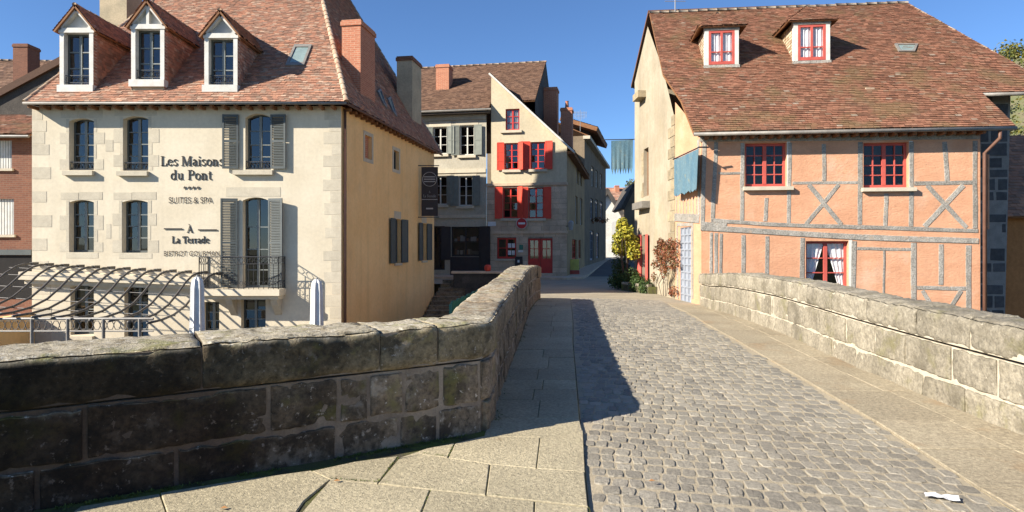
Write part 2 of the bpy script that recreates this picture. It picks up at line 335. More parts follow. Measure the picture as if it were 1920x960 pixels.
m_leaf_h = LEAF('autumn_hill_leaf', [(0, (.035, .055, .012)), (.5, (.11, .115, .02)), (1, (.26, .19, .03))])
m_moss = LEAF('moss_green', [(0, (.04, .06, .012)), (.5, (.10, .13, .02)), (1, (.19, .20, .035))])
m_bark = mat('bark', (.08, .06, .045), None, 6, .95, .6, 30)
m_glass = glass('window_glass', .5, .9, .09)
m_glass_c = glass('clear_window_glass', .92, .8, .05)

# ------------------------------------------------------------------ building kit
def wall(mb, fr, outline, ops=(), depth=.22, m=0, w=0.0):
    outline = ccw(outline)
    us = sorted(set([p[0] for p in outline] + [x for o in ops for x in o[:2]])); vs = sorted(set([p[1] for p in outline] + [x for o in ops for x in o[2:4]]))
    for i in range(len(us) - 1):
        for j in range(len(vs) - 1):
            a, b, c, d = us[i], us[i + 1], vs[j], vs[j + 1]
            if b - a < 1e-5 or d - c < 1e-5: continue
            um, vm = (a + b) / 2, (c + d) / 2
            if any(o[0] < um < o[1] and o[2] < vm < o[3] for o in ops): continue
            q = clip([(a, c), (b, c), (b, d), (a, d)], outline)
            if q: mb.face([fr.p(x, y, w) for x, y in q], m)
    for o in ops:
        u0, u1, v0, v1 = o[:4]; r = o[4] if len(o) > 4 else 0; D = w - depth
        mb.face([fr.p(u0, v0, w), fr.p(u0, v1 - r, w), fr.p(u0, v1 - r, D), fr.p(u0, v0, D)], m)
        mb.face([fr.p(u1, v0, w), fr.p(u1, v1 - r, w), fr.p(u1, v1 - r, D), fr.p(u1, v0, D)], m)
        mb.face([fr.p(u0, v0, w), fr.p(u1, v0, w), fr.p(u1, v0, D), fr.p(u0, v0, D)], m)
        N = 8 if r else 1
        cv = [(lerp(u0, u1, k / N), v1 - r + r * (1 - (2 * k / N - 1) ** 2)) for k in range(N + 1)]
        for k in range(N):
            (a, c), (b, d) = cv[k], cv[k + 1]
            mb.face([fr.p(a, c, w), fr.p(b, d, w), fr.p(b, d, D), fr.p(a, c, D)], m)
            if r: mb.face([fr.p(a, c, w), fr.p(b, d, w), fr.p(b, v1, w), fr.p(a, v1, w)], m)
def window(parent, fr, u0, u1, v0, v1, w=-.2, cols=2, rows=3, mf=None, mg=None, fw=.06, bw=.028, mull=.07, sill=None, curtain=False, dark=True, mull_mat=None, name='window', rail=None, leaf_rows=None):
    mf = mf or m_grey; mg = mg or m_glass
    mb = MB()
    mb.box(fr, u0, u0 + fw, v0, v1, w - .03, w + .03); mb.box(fr, u1 - fw, u1, v0, v1, w - .03, w + .03)
    mb.box(fr, u0 + fw, u1 - fw, v0, v0 + fw * 1.3, w - .028, w + .028); mb.box(fr, u0 + fw, u1 - fw, v1 - fw, v1, w - .028, w + .028)
    o = mb.build(name, [mf], parent)
    iu0, iu1, iv0, iv1 = u0 + fw, u1 - fw, v0 + fw * 1.3, v1 - fw
    um = (iu0 + iu1) / 2
    mu = MB()
    if cols > 1: mu.box(fr, um - mull / 2, um + mull / 2, iv0, iv1, w - .02, w + .036)
    half = cols // 2 if cols > 1 else 1
    spans = [(iu0, um - mull / 2), (um + mull / 2, iu1)] if cols > 1 else [(iu0, iu1)]
    hv = [lerp(iv0, iv1, k / rows) for k in range(rows + 1)] if leaf_rows is None else [lerp(iv0, iv1, t) for t in leaf_rows]
    for a, b in spans:
        for k in range(1, len(hv) - 1): mu.box(fr, a, b, hv[k] - bw / 2, hv[k] + bw / 2, w - .015, w + .026)
        for k in range(1, half):
            x = lerp(a, b, k / half); mu.box(fr, x - bw / 2, x + bw / 2, iv0, iv1, w - .014, w + .024)
        for k in range(half):
            for j in range(len(hv) - 1):
                xa, xb = lerp(a, b, k / half), lerp(a, b, (k + 1) / half)
                g = MB(); t1, t2 = rnd(-.006, .006), rnd(-.006, .006)
                g.face([fr.p(xa, hv[j], w - .005 + t1), fr.p(xb, hv[j], w - .005 - t1), fr.p(xb, hv[j + 1], w - .005 + t2 - t1), fr.p(xa, hv[j + 1], w - .005 + t2 + t1)])
                g.build('pane', [mg], o)
    if mu.v: mu.build('glazing_bars', [mull_mat or mf], o)
    if sill:
        s = MB(); s.box(fr, u0 - sill[0], u1 + sill[0], v0 - sill[1], v0, -.05, sill[2]); s.build('sill', [sill[3]], o)
    if dark:
        d = MB(); W2 = w - .55
        d.box(fr, u0 - .15, u1 + .15, v0 - .1, v1 + .1, W2 - .02, W2); d.build('dark_room', [m_dark], o)
    if curtain:
        c = MB(); n = 14
        for a, b in ((u0 + fw * .6, um - .01), (um + .01, u1 - fw * .6)):
            pts = []
            for k in range(n + 1):
                t = k / n; pts.append((lerp(a, b, t), w - .045 + .016 * math.sin(t * 6 * math.pi) + rnd(-.003, .003)))
            for k in range(n):
                g = curtain if isinstance(curtain, float) else 0   # drawn aside at the bottom
                def uu(x, v): 
                    t = (v1 - v) / (v1 - v0); mid = a if a == u0 + fw * .6 else b
                    return lerp(x, mid, g * t)
                for j in range(4):
                    va, vb = lerp(v0, v1, j / 4), lerp(v0, v1, (j + 1) / 4)
                    c.face([fr.p(uu(pts[k][0], va), va, pts[k][1]), fr.p(uu(pts[k + 1][0], va), va, pts[k + 1][1]), fr.p(uu(pts[k + 1][0], vb), vb, pts[k + 1][1]), fr.p(uu(pts[k][0], vb), vb, pts[k][1])])
        c.build('curtain', [m_curtain], o, smooth=True)
    return o
def shutter(parent, hinge, base, tilt, wd, v0, v1, m, side=1, louvre=True, panels=3, th=.035, arch=0.0):
    a = base - tilt * side                       # side +1 opens to the right of its hinge, -1 to the left
    if side < 0: hinge = hinge - Vector((math.cos(a), math.sin(a), 0)) * wd
    f = Fr(hinge.x, hinge.y, a); mb = MB(); s = .055
    mb.box(f, 0, s, v0, v1 - (arch if arch < 0 else 0), 0, th); mb.box(f, wd - s, wd, v0, v1, 0, th)
    rails = [v0, lerp(v0, v1, .5) - .03, v1 - .08] if louvre else [lerp(v0, v1 - .07, k / panels) for k in range(panels + 1)]
    for r in rails: mb.box(f, s, wd - s, r, r + .08, .003, th - .003)
    if louvre:
        v = v0 + .1
        while v < v1 - .1:
            if abs(v - (rails[1] + .03)) > .06:
                mb.hexa([f.p(s, v, th - .004), f.p(wd - s, v, th - .004), f.p(wd - s, v + .006, th - .004), f.p(s, v + .006, th - .004),
                         f.p(s, v + .035, .004), f.p(wd - s, v + .035, .004), f.p(wd - s, v + .041, .004), f.p(s, v + .041, .004)])
            v += .05
    else: mb.box(f, s, wd - s, v0 + .02, v1 - .02, .008, th - .012)
    return mb.build('shutter', [m], parent)
def tiles(mb, o, ax, up, poly, tw=.17, th=.11, lift=.022, t_lo=0.0, t_hi=1.0):
    ax, up = ax.normalized(), up.normalized(); nr = ax.cross(up).normalized()
    if nr.z < 0: nr = -nr
    poly = ccw(poly); a0, a1 = min(p[0] for p in poly), max(p[0] for p in poly); b0, b1 = min(p[1] for p in poly), max(p[1] for p in poly)
    j = 0; b = b0; wob = rnd(0, 9)
    while b < b1:
        a = a0 - tw * (1 + (j % 2) * .5) + rnd(-.01, .01); h = th
        while a < a1:
            wd = tw * rnd(.93, 1.04); dz = rnd(-.004, .005); db = rnd(-.008, .008)
            q = clip([(a + .003, b + db), (a + wd - .003, b + db), (a + wd - .003, b + h * 1.12), (a + .003, b + h * 1.12)], poly)
            if q:
                t = min(1, max(0, lerp(t_lo, t_hi, random.random())))
                sg = .028 * mnoise.noise((o + ax * a + up * b) * .55) + .012 * mnoise.noise((o + ax * a + up * b) * 2.1)
                H = lambda y: lift + dz + .03 + sg - (y - b) / h * (lift - .003)
                mb.face([o + ax * x + up * y + nr * H(y) for x, y in q], 0, t)
                lo = [p for p in q if abs(p[1] - (b + db)) < 1e-4]
                if len(lo) >= 2:
                    x0, x1 = min(p[0] for p in lo), max(p[0] for p in lo)
                    P = lambda x, hh: o + ax * x + up * (b + db) + nr * hh
                    mb.face([P(x0, H(b + db) - lift - .012), P(x1, H(b + db) - lift - .012), P(x1, H(b + db)), P(x0, H(b + db))], 0, t)
            a += wd
        b += h; j += 1
def plane_coords(pts):                         # pts: 3D coplanar; first edge is the eave
    o = pts[0]; ax = (pts[1] - pts[0]); ax.z = 0; ax.normalize()
    nr = (pts[1] - pts[0]).cross(pts[2] - pts[0]).normalized(); up = nr.cross(ax).normalized()
    if up.z < 0: up = -up
    return o, ax, up, [((p - o).dot(ax), (p - o).dot(up)) for p in pts]
def roof_slope(parent, pts, m, tw=.17, th=.11, name='roof_tiles', deck=.06, **k):
    o, ax, up, poly = plane_coords(pts); nr = ax.cross(up)
    if nr.z < 0: nr = -nr
    mb = MB(); tiles(mb, o, ax, up, poly, tw, th, **k)
    t = mb.build(name, [m], parent, kind='stuff')
    d = MB(); q = [o + ax * x + up * y for x, y in poly]
    d.prism([p - nr * deck for p in q], [p - nr * .002 for p in q]); d.build('roof_deck', [m_wood], parent)
    return t
CAPS = {}
def caps(parent, p0, p1, m, L=.36, r=.11, name='ridge_tile'):
    key = (m.name, r, L)
    if key not in CAPS:
        mb = MB(); n = 7; rings = []
        for (x, rr) in ((0, r), (L * 1.08, r * .82)):
            rings.append([Vector((x, math.cos(math.pi * k / (n - 1)) * rr, math.sin(math.pi * k / (n - 1)) * rr - .03)) for k in range(n)])
        mb.mesh(rings[0] + rings[1], [(k, k + 1, n + k + 1, n + k) for k in range(n - 1)] + [tuple(range(n))])
        me = bpy.data.meshes.new(name); me.from_pydata([tuple(v) for v in mb.v], [], mb.f); me.materials.append(m); me.polygons.foreach_set('use_smooth', [True] * len(mb.f)); CAPS[key] = me
    d = p1 - p0; n = max(1, int(d.length / L)); x = d.normalized()
    y = Vector((0, 0, 1)).cross(x).normalized(); z = x.cross(y)
    rot = Matrix((x, y, z)).transposed().to_euler()
    for i in range(n):
        o = bpy.data.objects.new(name, CAPS[key]); place(o, p0 + x * (i * d.length / n) + Vector((0, 0, rnd(-.008, .008))), parent)
        o.rotation_euler = rot
def chimney(parent, fr, u0, u1, w0, w1, v0, v1, m, mside=None, cap=m_brick, pots=0):
    mb = MB(); mb.box(fr, u0, u1, v0, v1, w0, w1); o = mb.build('chimney', [m], parent)
    c = MB(); c.box(fr, u0 - .04, u1 + .04, v1 - .16, v1 - .02, w0 - .04, w1 + .04); c.box(fr, u0 - .01, u1 + .01, v1 - .019, v1 + .04, w0 - .01, w1 + .01); c.build('chimney_cap', [cap], o)
    for k in range(pots):
        x = lerp(u0, u1, (k + 1) / (pots + 1)); p = MB(); q = fr.p(x, v1 + .03, (w0 + w1) / 2)
        p.tube([q, q + Vector((0, 0, .45)), q + Vector((0, 0, .5))], [.13, .10, .12], 10); p.build('chimney_pot', [m_brick], o)
    return o
def leaves(name, parent, m, pts, n, size, spread, seed=1, flat=None):
    rr = random.Random(seed); mb = MB()
    for _ in range(n):
        c, rad = rr.choice(pts)
        d = Vector((rr.gauss(0, 1), rr.gauss(0, 1), rr.gauss(0, 1))); d.normalize()
        k = rr.random() ** .4
        p = Vector(c) + Vector((d.x * rad[0], d.y * rad[1], d.z * rad[2])) * k
        nrm = (d * .6 + Vector((rr.uniform(-1, 1), rr.uniform(-1, 1), rr.uniform(-.3, 1)))).normalized()
        x = nrm.orthogonal().normalized(); x = Matrix.Rotation(rr.uniform(0, 6.28), 3, nrm) @ x; y = nrm.cross(x)
        s = size * rr.uniform(.6, 1.3)
        mb.face([p - x * s * .5, p + y * s * .32, p + x * s * .55, p - y * s * .32], 0, rr.random() * .8 + .2 * rr.random())
    return mb.build(name, [m], parent)
def text_mesh(body, h, bold=0.0):
    cu = bpy.data.curves.new('t', 'FONT'); cu.body = body; cu.size = h / .73; cu.offset = bold
    o = bpy.data.objects.new('t', cu); C.objects.link(o)
    dg = bpy.context.evaluated_depsgraph_get(); me = bpy.data.meshes.new_from_object(o.evaluated_get(dg))
    vs = [v.co.copy() for v in me.vertices]; fs = [tuple(p.vertices) for p in me.polygons]
    bpy.data.objects.remove(o); bpy.data.curves.remove(cu); bpy.data.meshes.remove(me)
    return vs, fs
def sans(parent, fr, body, u0, u1, v0, h, m, w=.012, name='lettering', bold=0.0):
    vs, fs = text_mesh(body, h, bold); a, b = min(v.x for v in vs), max(v.x for v in vs); k = (u1 - u0) / (b - a)
    par = list(range(len(vs)))
    def find(x):
        while par[x] != x: par[x] = par[par[x]]; x = par[x]
        return x
    for f in fs:
        for q in f[1:]: par[find(q)] = find(f[0])
    grp = {}
    for f in fs: grp.setdefault(find(f[0]), []).append(f)
    for fl_ in grp.values():
        ids = sorted(set(q for f in fl_ for q in f)); ix = {q: n for n, q in enumerate(ids)}
        mb = MB(); mb.mesh([fr.p(u0 + (vs[q].x - a) * k, v0 + vs[q].y, w) for q in ids], [tuple(ix[q] for q in f) for f in fl_]); mb.build('letter', [m], parent)
def arc(cx, cy, rx, ry, a0, a1, n=10): return [(cx + rx * math.cos(R(lerp(a0, a1, k / n))), cy + ry * math.sin(R(lerp(a0, a1, k / n)))) for k in range(n + 1)]
T, t_ = .15, .055
def stem(x, y0, y1, s=.11): return [([(x, y0), (x, y1)], T), ([(x - s - .03, y0 + .025), (x + s + .03, y0 + .025)], t_)]
GL = {                                          # a small serif alphabet: strokes of (polyline, width), advance
    'L': (stem(.2, 0, 1) + [([(.05, .975), (.35, .975)], t_), ([(.2, .03), (.62, .03)], t_ * 1.2), ([(.61, 0), (.64, .25)], t_ * 1.2)], .72),
    'M': ([([(.14, 0), (.14, 1)], t_), ([(.0, .025), (.28, .025)], t_), ([(.02, .975), (.2, .975)], t_), ([(.17, 1), (.52, .02)], T), ([(.52, .02), (.86, 1)], t_)] + stem(.9, 0, 1) + [([(.86, .975), (1.04, .975)], t_)], 1.12),
    'P': (stem(.2, 0, 1) + [([(.05, .975), (.4, .975)], t_), (arc(.38, .74, .24, .24, 90, -90), .11), ([(.2, .5), (.4, .5)], t_)], .74),
    'T': (stem(.38, 0, 1) + [([(.02, .97), (.74, .97)], t_ * 1.2), ([(.03, 1), (.01, .76)], t_), ([(.73, 1), (.75, .76)], t_)], .74),
    'À': ([([(.06, 0), (.36, 1)], t_), ([(.36, 1), (.68, 0)], T), ([(.16, .34), (.56, .34)], t_), ([(-.04, .025), (.18, .025)], t_), ([(.54, .025), (.8, .025)], t_), ([(.24, 1.3), (.38, 1.1)], .08)], .8),
    'e': ([(arc(.28, .34, .22, .31, 20, 325, 14), .10), ([(.08, .40), (.49, .40)], t_)], .58),
    's': ([([(.42, .55), (.38, .64), (.24, .66), (.11, .58), (.12, .46), (.26, .36), (.40, .27), (.42, .13), (.28, .02), (.12, .04), (.07, .16)], .09)], .52),
    'a': ([([(.11, .54), (.16, .64), (.28, .66), (.38, .58), (.39, .42)], .09), ([(.39, .5), (.39, .06), (.5, .03)], .13), (arc(.23, .19, .15, .17, 60, 300), .09), ([(.3, .35), (.39, .40)], .07), ([(.3, .05), (.39, .13)], .07)], .58),
    'i': (stem(.16, 0, .66, .08) + [([(.02, .63), (.16, .63)], t_), ([(.16, .84), (.16, .97)], .13)], .35),
    'o': ([(arc(.29, .33, .22, .31, 0, 360, 18), .11)], .62),
    'n': (stem(.15, 0, .66, .08) + [([(.02, .63), (.15, .63)], t_), ([(.15, .52), (.26, .64), (.40, .62), (.46, .48)], .09)] + stem(.47, 0, .5, .08), .68),
    'd': ([(arc(.26, .33, .2, .31, 40, 320, 12), .10), ([(.46, 1.02), (.46, .04)], T * .9), ([(.34, 1.0), (.46, 1.0)], t_), ([(.46, .03), (.6, .03)], t_), ([(.38, .6), (.46, .5)], .06), ([(.38, .06), (.46, .16)], .06)], .66),
    'u': ([([(.15, .66), (.15, .2), (.22, .05), (.34, .04), (.47, .16)], .11), ([(.47, .66), (.47, .04)], .13), ([(.02, .63), (.15, .63)], t_), ([(.35, .63), (.47, .63)], t_), ([(.47, .03), (.6, .03)], t_)], .68),
    't': ([([(.18, .86), (.18, .14), (.25, .03), (.36, .06)], .12), ([(.02, .62), (.36, .62)], t_ * 1.1)], .42),
    'r': (stem(.15, 0, .66, .08) + [([(.02, .63), (.15, .63)], t_), ([(.15, .5), (.24, .62), (.38, .62)], .09)], .46), ' ': ([], .34)}
def serif(parent, fr, body, u0, u1, v0, h, m, name='lettering'):
    adv = sum(GL[c][1] for c in body); k = (u1 - u0) / adv; x = 0
    for c in body:
        st, a = GL[c]; mb = MB()
        for pl, wd in st:
            for i in range(len(pl) - 1):
                (ax, ay), (bx, by) = pl[i], pl[i + 1]
                d = math.hypot(bx - ax, by - ay) or 1; ex, ey = (bx - ax) / d * .012, (by - ay) / d * .012
                mb.bar(fr, (u0 + (x + ax - ex) * k, v0 + (ay - ey) * h), (u0 + (x + bx + ex) * k, v0 + (by + ey) * h), wd * .82 * (k + h) / 2, .006, .022)
        x += a
        if mb.v: mb.build('letter', [m], parent)

# ------------------------------------------------------------------ ground, river, street
def sheet(name, m, x0, x1, y0, y1, z, **k):
    mb = MB(); mb.face([(x0, y0, z), (x1, y0, z), (x1, y1, z), (x0, y1, z)]); return mb.build(name, [m], kind='structure', **k)
sheet('ground', m_soil, -900, 900, -300, 1500, -3.35)
sheet('river', m_water, -400, 300, -9, 15.5, -3.3)
def strip(name, m, ys, xl, xr, dz, nx=6, kind='structure', parent=None):
    mb = MB(); vs = []; fs = []
    for y in ys:
        for i in range(nx + 1):
            x = lerp(xl(y), xr(y), i / nx); vs.append((x, y, zg(x, y) + dz))
    n = nx + 1
    for j in range(len(ys) - 1):
        for i in range(nx): fs.append((j * n + i, j * n + i + 1, (j + 1) * n + i + 1, (j + 1) * n + i))
    mb.mesh(vs, fs); return mb.build(name, [m], parent, smooth=True, kind=kind)
LW = lambda y: interp(y, [-12, 5.45, 10.2, 14, 19], [-.55, -.25, .13, .38, .84])
RW = lambda y: interp(y, [-12, 2.5, 5.6, 8, 12.7, 18.7], [4.2, 4.26, 4.28, 4.34, 4.66, 5.48])
LE = lambda y: interp(y, [-12, 3.93, 5.9, 9.9, 12.2, 18, 21], [.3, .475, .63, .95, 1.17, 1.66, 1.95])
RE = lambda y: interp(y, [-12, 3.93, 5.9, 8.5, 11.8, 18, 21], [2.9, 3.07, 3.3, 3.45, 3.62, 4.45, 4.9])
ys = [-12 + .5 * i for i in range(66)]
road = strip('road', m_sand, [y for y in ys if y <= 20.6], LE, RE, -.005)
pave_l = strip('pavement_left', m_joint, [y for y in ys if y <= 19.5], lambda y: LW(y) - .3 if y > 5.45 else -9, lambda y: LE(y) - .004, .013)
pave_r = strip('pavement_right', m_sand, [y for y in ys if y <= 19.2], RE, lambda y: RW(y) + .3, .004)
ysf = [19 + i for i in range(12)] + [30.5 + 2 * i for i in range(60)]
strip('street', m_street, [y for y in ysf if y <= 30.5], lambda y: .75, lambda y: 6.2, -.02)
strip('town_square', m_street, [30.5 + 2 * i for i in range(5)], lambda y: -18, lambda y: 12, -.02)
strip('street_far', m_asph, [38.5 + 3 * i for i in range(30)], lambda y: -18, lambda y: 40, -.02)
# bridge body under the deck: spandrel walls with an arch
bridge = thing('bridge', (2, 8, -3.3), 'old stone bridge body carrying the cobbled road over the river', 'bridge')
for X0, X1, nm in ((-1.6, -1.0, 'spandrel_wall'), (5.0, 5.6, 'spandrel_wall')):
    prof = [(-12, -3.3), (1.5, -3.3)] + [(6.5 - 5 * math.cos(R(a)), -3.3 + 2.4 * math.sin(R(a))) for a in range(15, 180, 15)] + [(11.5, -3.3), (19, -3.3), (19, -.25), (-12, -.25)]
    mb = MB(); mb.prism([(X0, y, z) for y, z in prof], [(X1, y, z) for y, z in prof]); mb.build(nm, [m_rubble_dk], bridge)
mb = MB(); mb.hexa([(-1.55, 12, -3.3), (5.55, 12, -3.3), (5.55, 19, -3.3), (-1.55, 19, -3.3), (-1.55, 12, -.3), (5.55, 12, -.3), (5.55, 19, -.3), (-1.55, 19, -.3)]); mb.build('abutment', [m_rubble_dk], bridge)
mb = MB(); mb.prism([(-9, -3, -3.3), (-1.2, -3, -3.3), (-1.2, 7, -3.3), (-2.2, 6.0, -3.3), (-9, 2.4, -3.3)], [(-9, -3, -.1), (-1.2, -3, -.1), (-1.2, 7, -.1), (-2.2, 6.0, -.1), (-9, 2.4, -.1)]); mb.build('pier', [m_rubble_dk], bridge)

# ------------------------------------------------------------------ parapets, stone by stone
class Path:
    def __init__(s, pts, side):
        s.side = side; s.thick = None; s.P = [Vector(p) for p in pts]; s.L = [0]
        for a, b in zip(s.P, s.P[1:]): s.L.append(s.L[-1] + (b - a).length)
    def pos(s, t):
        t = max(0, min(s.L[-1] - 1e-6, t))
        for i in range(len(s.L) - 1):
            if t <= s.L[i + 1]: break
        k = (t - s.L[i]) / (s.L[i + 1] - s.L[i]); p = s.P[i].lerp(s.P[i + 1], k)
        def tan(j): return (s.P[min(j + 1, len(s.P) - 1)] - s.P[max(j - 1, 0)]).normalized()
        return p, tan(i).lerp(tan(i + 1), k).normalized()
    def map(s, t, v, w):
        p, d = s.pos(t); n = Vector((d.y, -d.x)) * s.side
        if w < -.05 and s.thick: w = w * interp(t, *s.thick)
        q = p + n * w; return Vector((q.x, q.y, zg(p.x, p.y) + v))
def rounded(pts, it=3, corner=1):
    return pts
def stone(parent, path, s0, s1, v0, v1, w0, w1, m, r=.025, n=(5, 3, 3), rough=.008, name='stone', top=None):
    L = (s1 - s0, v1 - v0, w1 - w0); ax = []
    rad = [min((.007, r, r)[k], L[k] * .3) for k in range(3)]
    for k in range(3):
        q_ = rad[k]; N = n[k]
        ax.append([0, q_ * .3, q_ * .65] + [lerp(q_, L[k] - q_, i / N) for i in range(N + 1)] + [L[k] - q_ * .65, L[k] - q_ * .3, L[k]])
    idx = {}; vs = []; fs = []; off = Vector((rr.uniform(0, 50), rr.uniform(0, 50), 0))
    def vert(i, j, k):
        if (i, j, k) in idx: return idx[(i, j, k)]
        p = Vector((ax[0][i], ax[1][j], ax[2][k])); q = Vector([max(rad[a], min(L[a] - rad[a], p[a])) for a in range(3)])
        d = Vector([(p[a] - q[a]) / rad[a] for a in range(3)])
        if d.length > 1: d.normalize()
        p = q + Vector([d[a] * rad[a] for a in range(3)])
        if top and j >= len(ax[1]) // 2: p.y += top * .5 * math.sin((p.x + s0) * 1.7)
        c = path.map(s0 + p.x, v0 + p.y, w0 + p.z)
        e = rough * (1.5 * mnoise.noise(c * 5 + off) + 1.0 * mnoise.noise(c * 14) + .6 * mnoise.noise(c * 35))
        p = p + Vector((0, e * (1 if p.y > .5 * L[1] else -.3), e * (1 if p.z > .5 * L[2] else -1)))
        vs.append(path.map(s0 + p.x, v0 + p.y, w0 + p.z)); idx[(i, j, k)] = len(vs) - 1; return len(vs) - 1
    A, B, D = [len(a) for a in ax]
    for i in range(A - 1):
        for j in range(B - 1):
            for k in (0, D - 1): fs.append([vert(i, j, k), vert(i + 1, j, k), vert(i + 1, j + 1, k), vert(i, j + 1, k)])
    for i in range(A - 1):
        for k in range(D - 1):
            for j in (0, B - 1): fs.append([vert(i, j, k), vert(i + 1, j, k), vert(i + 1, j, k + 1), vert(i, j, k + 1)])
    for j in range(B - 1):
        for k in range(D - 1):
            for i in (0, A - 1): fs.append([vert(i, j, k), vert(i, j + 1, k), vert(i, j + 1, k + 1), vert(i, j, k + 1)])
    mb = MB(); mb.mesh(vs, fs); return mb.build(name, [m], parent, smooth=True)
def core(parent, path, s0, s1, v1, w0, w1, m, step=.3, v0=-.4):
    mb = MB(); n = int((s1 - s0) / step) + 1; vs = []; fs = []
    for i in range(n + 1):
        t = lerp(s0, s1, i / n)
        vs += [path.map(t, v0, w1), path.map(t, v1, w1), path.map(t, v1, w0), path.map(t, v0, w0)]
    for i in range(n):
        for k in range(4): fs.append((i * 4 + k, i * 4 + (k + 1) % 4, i * 4 + 4 + (k + 1) % 4, i * 4 + 4 + k))
    fs += [(0, 1, 2, 3), (n * 4, n * 4 + 1, n * 4 + 2, n * 4 + 3)]
    mb.mesh(vs, fs); return mb.build('mortar_bed', [m], parent)
def split(s0, s1, lo, hi, rr):
    out = [s0]
    while out[-1] < s1 - hi: out.append(out[-1] + rr.uniform(lo, hi))
    out.append(s1); return out
TH = .45
c0 = Vector((-.25, 5.47)); WA = R(30.8); dn = Vector((math.cos(WA), math.sin(WA)))
lp = [c0 - dn * 7.2, c0 - dn * 5, c0 - dn * 3, c0 - dn * 1.5, c0 - dn * .6, c0 - dn * .25, c0 - dn * .06, Vector((-.205, 5.52)), Vector((-.17, 5.9)), Vector((-.11, 7)), Vector((.0, 8.5)), Vector((.13, 10.2)), Vector((.25, 12)), Vector((.38, 14)), Vector((.6, 16.5)), Vector((.84, 18.9))]
PL = Path(lp, 1); SC = PL.L[6] + .06; PL.thick = ([SC - 1.6, SC - .3, SC + .6], [1.45, 1.15, .95])   # the wall is thicker at the refuge
left = thing('bridge_parapet', (c0.x, c0.y, 0), 'dark weathered stone parapet with bend on the left side of the bridge, mossy top', 'parapet wall')
nf = Fr(c0.x, c0.y, WA)
S = lambda px, py: SC + nf.uv(px, py)[0]
rr = random.Random(5)
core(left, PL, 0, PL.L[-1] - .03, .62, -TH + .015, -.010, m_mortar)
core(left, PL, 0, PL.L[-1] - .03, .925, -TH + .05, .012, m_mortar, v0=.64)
cop = [0, S(-330, 700), S(378, 690), S(710, 650), S(818, 640)]
cop += split(SC + .45, PL.L[-1], .75, 1.25, rr)
c2 = [0, S(-500, 800), S(-120, 800), S(160, 780), S(503, 760), S(636, 740), S(692, 740), S(757, 740), S(828, 730), SC - .02] + split(SC + .32, PL.L[-1], .38, .75, rr)
c1 = [0, S(-420, 900), S(-60, 900), S(70, 880), S(330, 850), S(632, 820), S(748, 810), S(822, 790), SC + .02] + split(SC + .5, PL.L[-1], .4, .8, rr)
def course(parent, path, js, v0, v1, th, pick, gap, r, n, rough, name='stone', w1=0.0, top=None):
    for a, b in zip(js, js[1:]):
        g = gap * rr.uniform(.5, 1.4)
        stone(parent, path, a + g / 2, b - g / 2, v0 + rr.uniform(0, .012), v1 - rr.uniform(.004, .018), -th + rr.uniform(0, .012), w1 + rr.uniform(-.006, .008), pick((a + b) / 2), r, (max(3, min(30, int((b - a) / (.045 if n[1] > 4 else .1)))), n[1], n[2]), rough, name, top)
pk = lambda s: m_stone_crs if s < SC + .2 else m_stone
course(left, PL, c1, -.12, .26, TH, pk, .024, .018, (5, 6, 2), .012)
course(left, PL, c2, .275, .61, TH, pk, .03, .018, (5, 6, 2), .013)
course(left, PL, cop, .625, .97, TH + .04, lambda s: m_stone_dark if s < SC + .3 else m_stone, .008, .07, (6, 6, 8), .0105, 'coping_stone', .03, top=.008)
rp = [Vector((RW(y), y)) for y in (-6, -2, 1, 3, 5, 6.5, 8, 10, 12, 13.5, 15, 16.5, 17.8, 18.7)]
PR = Path(rp, -1)
right = thing('bridge_parapet', (RW(10), 10, 0), 'sunlit pale stone parapet along the right side of the bridge with white mortar joints', 'parapet wall')
core(right, PR, 0, PR.L[-1], .60, -TH + .02, -.014, m_mortar_lt)
core(right, PR, 0, PR.L[-1] - .02, .885, -TH + .05, .016, m_mortar_lt, v0=.63)
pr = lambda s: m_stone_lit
course(right, PR, split(0, PR.L[-1], .45, .95, rr), -.12, .25, TH, pr, .016, .018, (5, 5, 2), .011)
course(right, PR, split(0, PR.L[-1], .5, .95, rr), .26, .60, TH, pr, .024, .018, (5, 5, 2), .011)
course(right, PR, split(0, PR.L[-1], .8, 1.15, rr), .612, .94, TH + .04, pr, .010, .07, (6, 5, 7), .013, 'coping_stone', .035, top=.015)

# ------------------------------------------------------------------ paving slabs and setts
def slab(parent, pts, m, dz=.022, ch=.007, name='slab'):
    c = sum((Vector(p) for p in pts), Vector((0, 0))) / len(pts); n = len(pts)
    def ins(p, d): v = Vector(p) - c; return c + v * (1 - d / max(v.length, .05))
    tilt = rr.uniform(-.004, .004)
    z = lambda p, h: Vector((p[0], p[1], zg(p[0], p[1]) + h + tilt))
    a = [z(ins(p, .005), -.05) for p in pts]; b = [z(ins(p, .005), dz - ch * .7) for p in pts]; t = [z(ins(p, .005 + ch), dz) for p in pts]
    mb = MB(); mb.mesh(a + b + t, [(i, (i + 1) % n, n + (i + 1) % n, n + i) for i in range(n)] + [(n + i, n + (i + 1) % n, 2 * n + (i + 1) % n, 2 * n + i) for i in range(n)] + [tuple(range(2 * n, 3 * n))])
    return mb.build(name, [m], parent)
def G(*pp): return [gnd(x, y, .03).xy for x, y in pp]
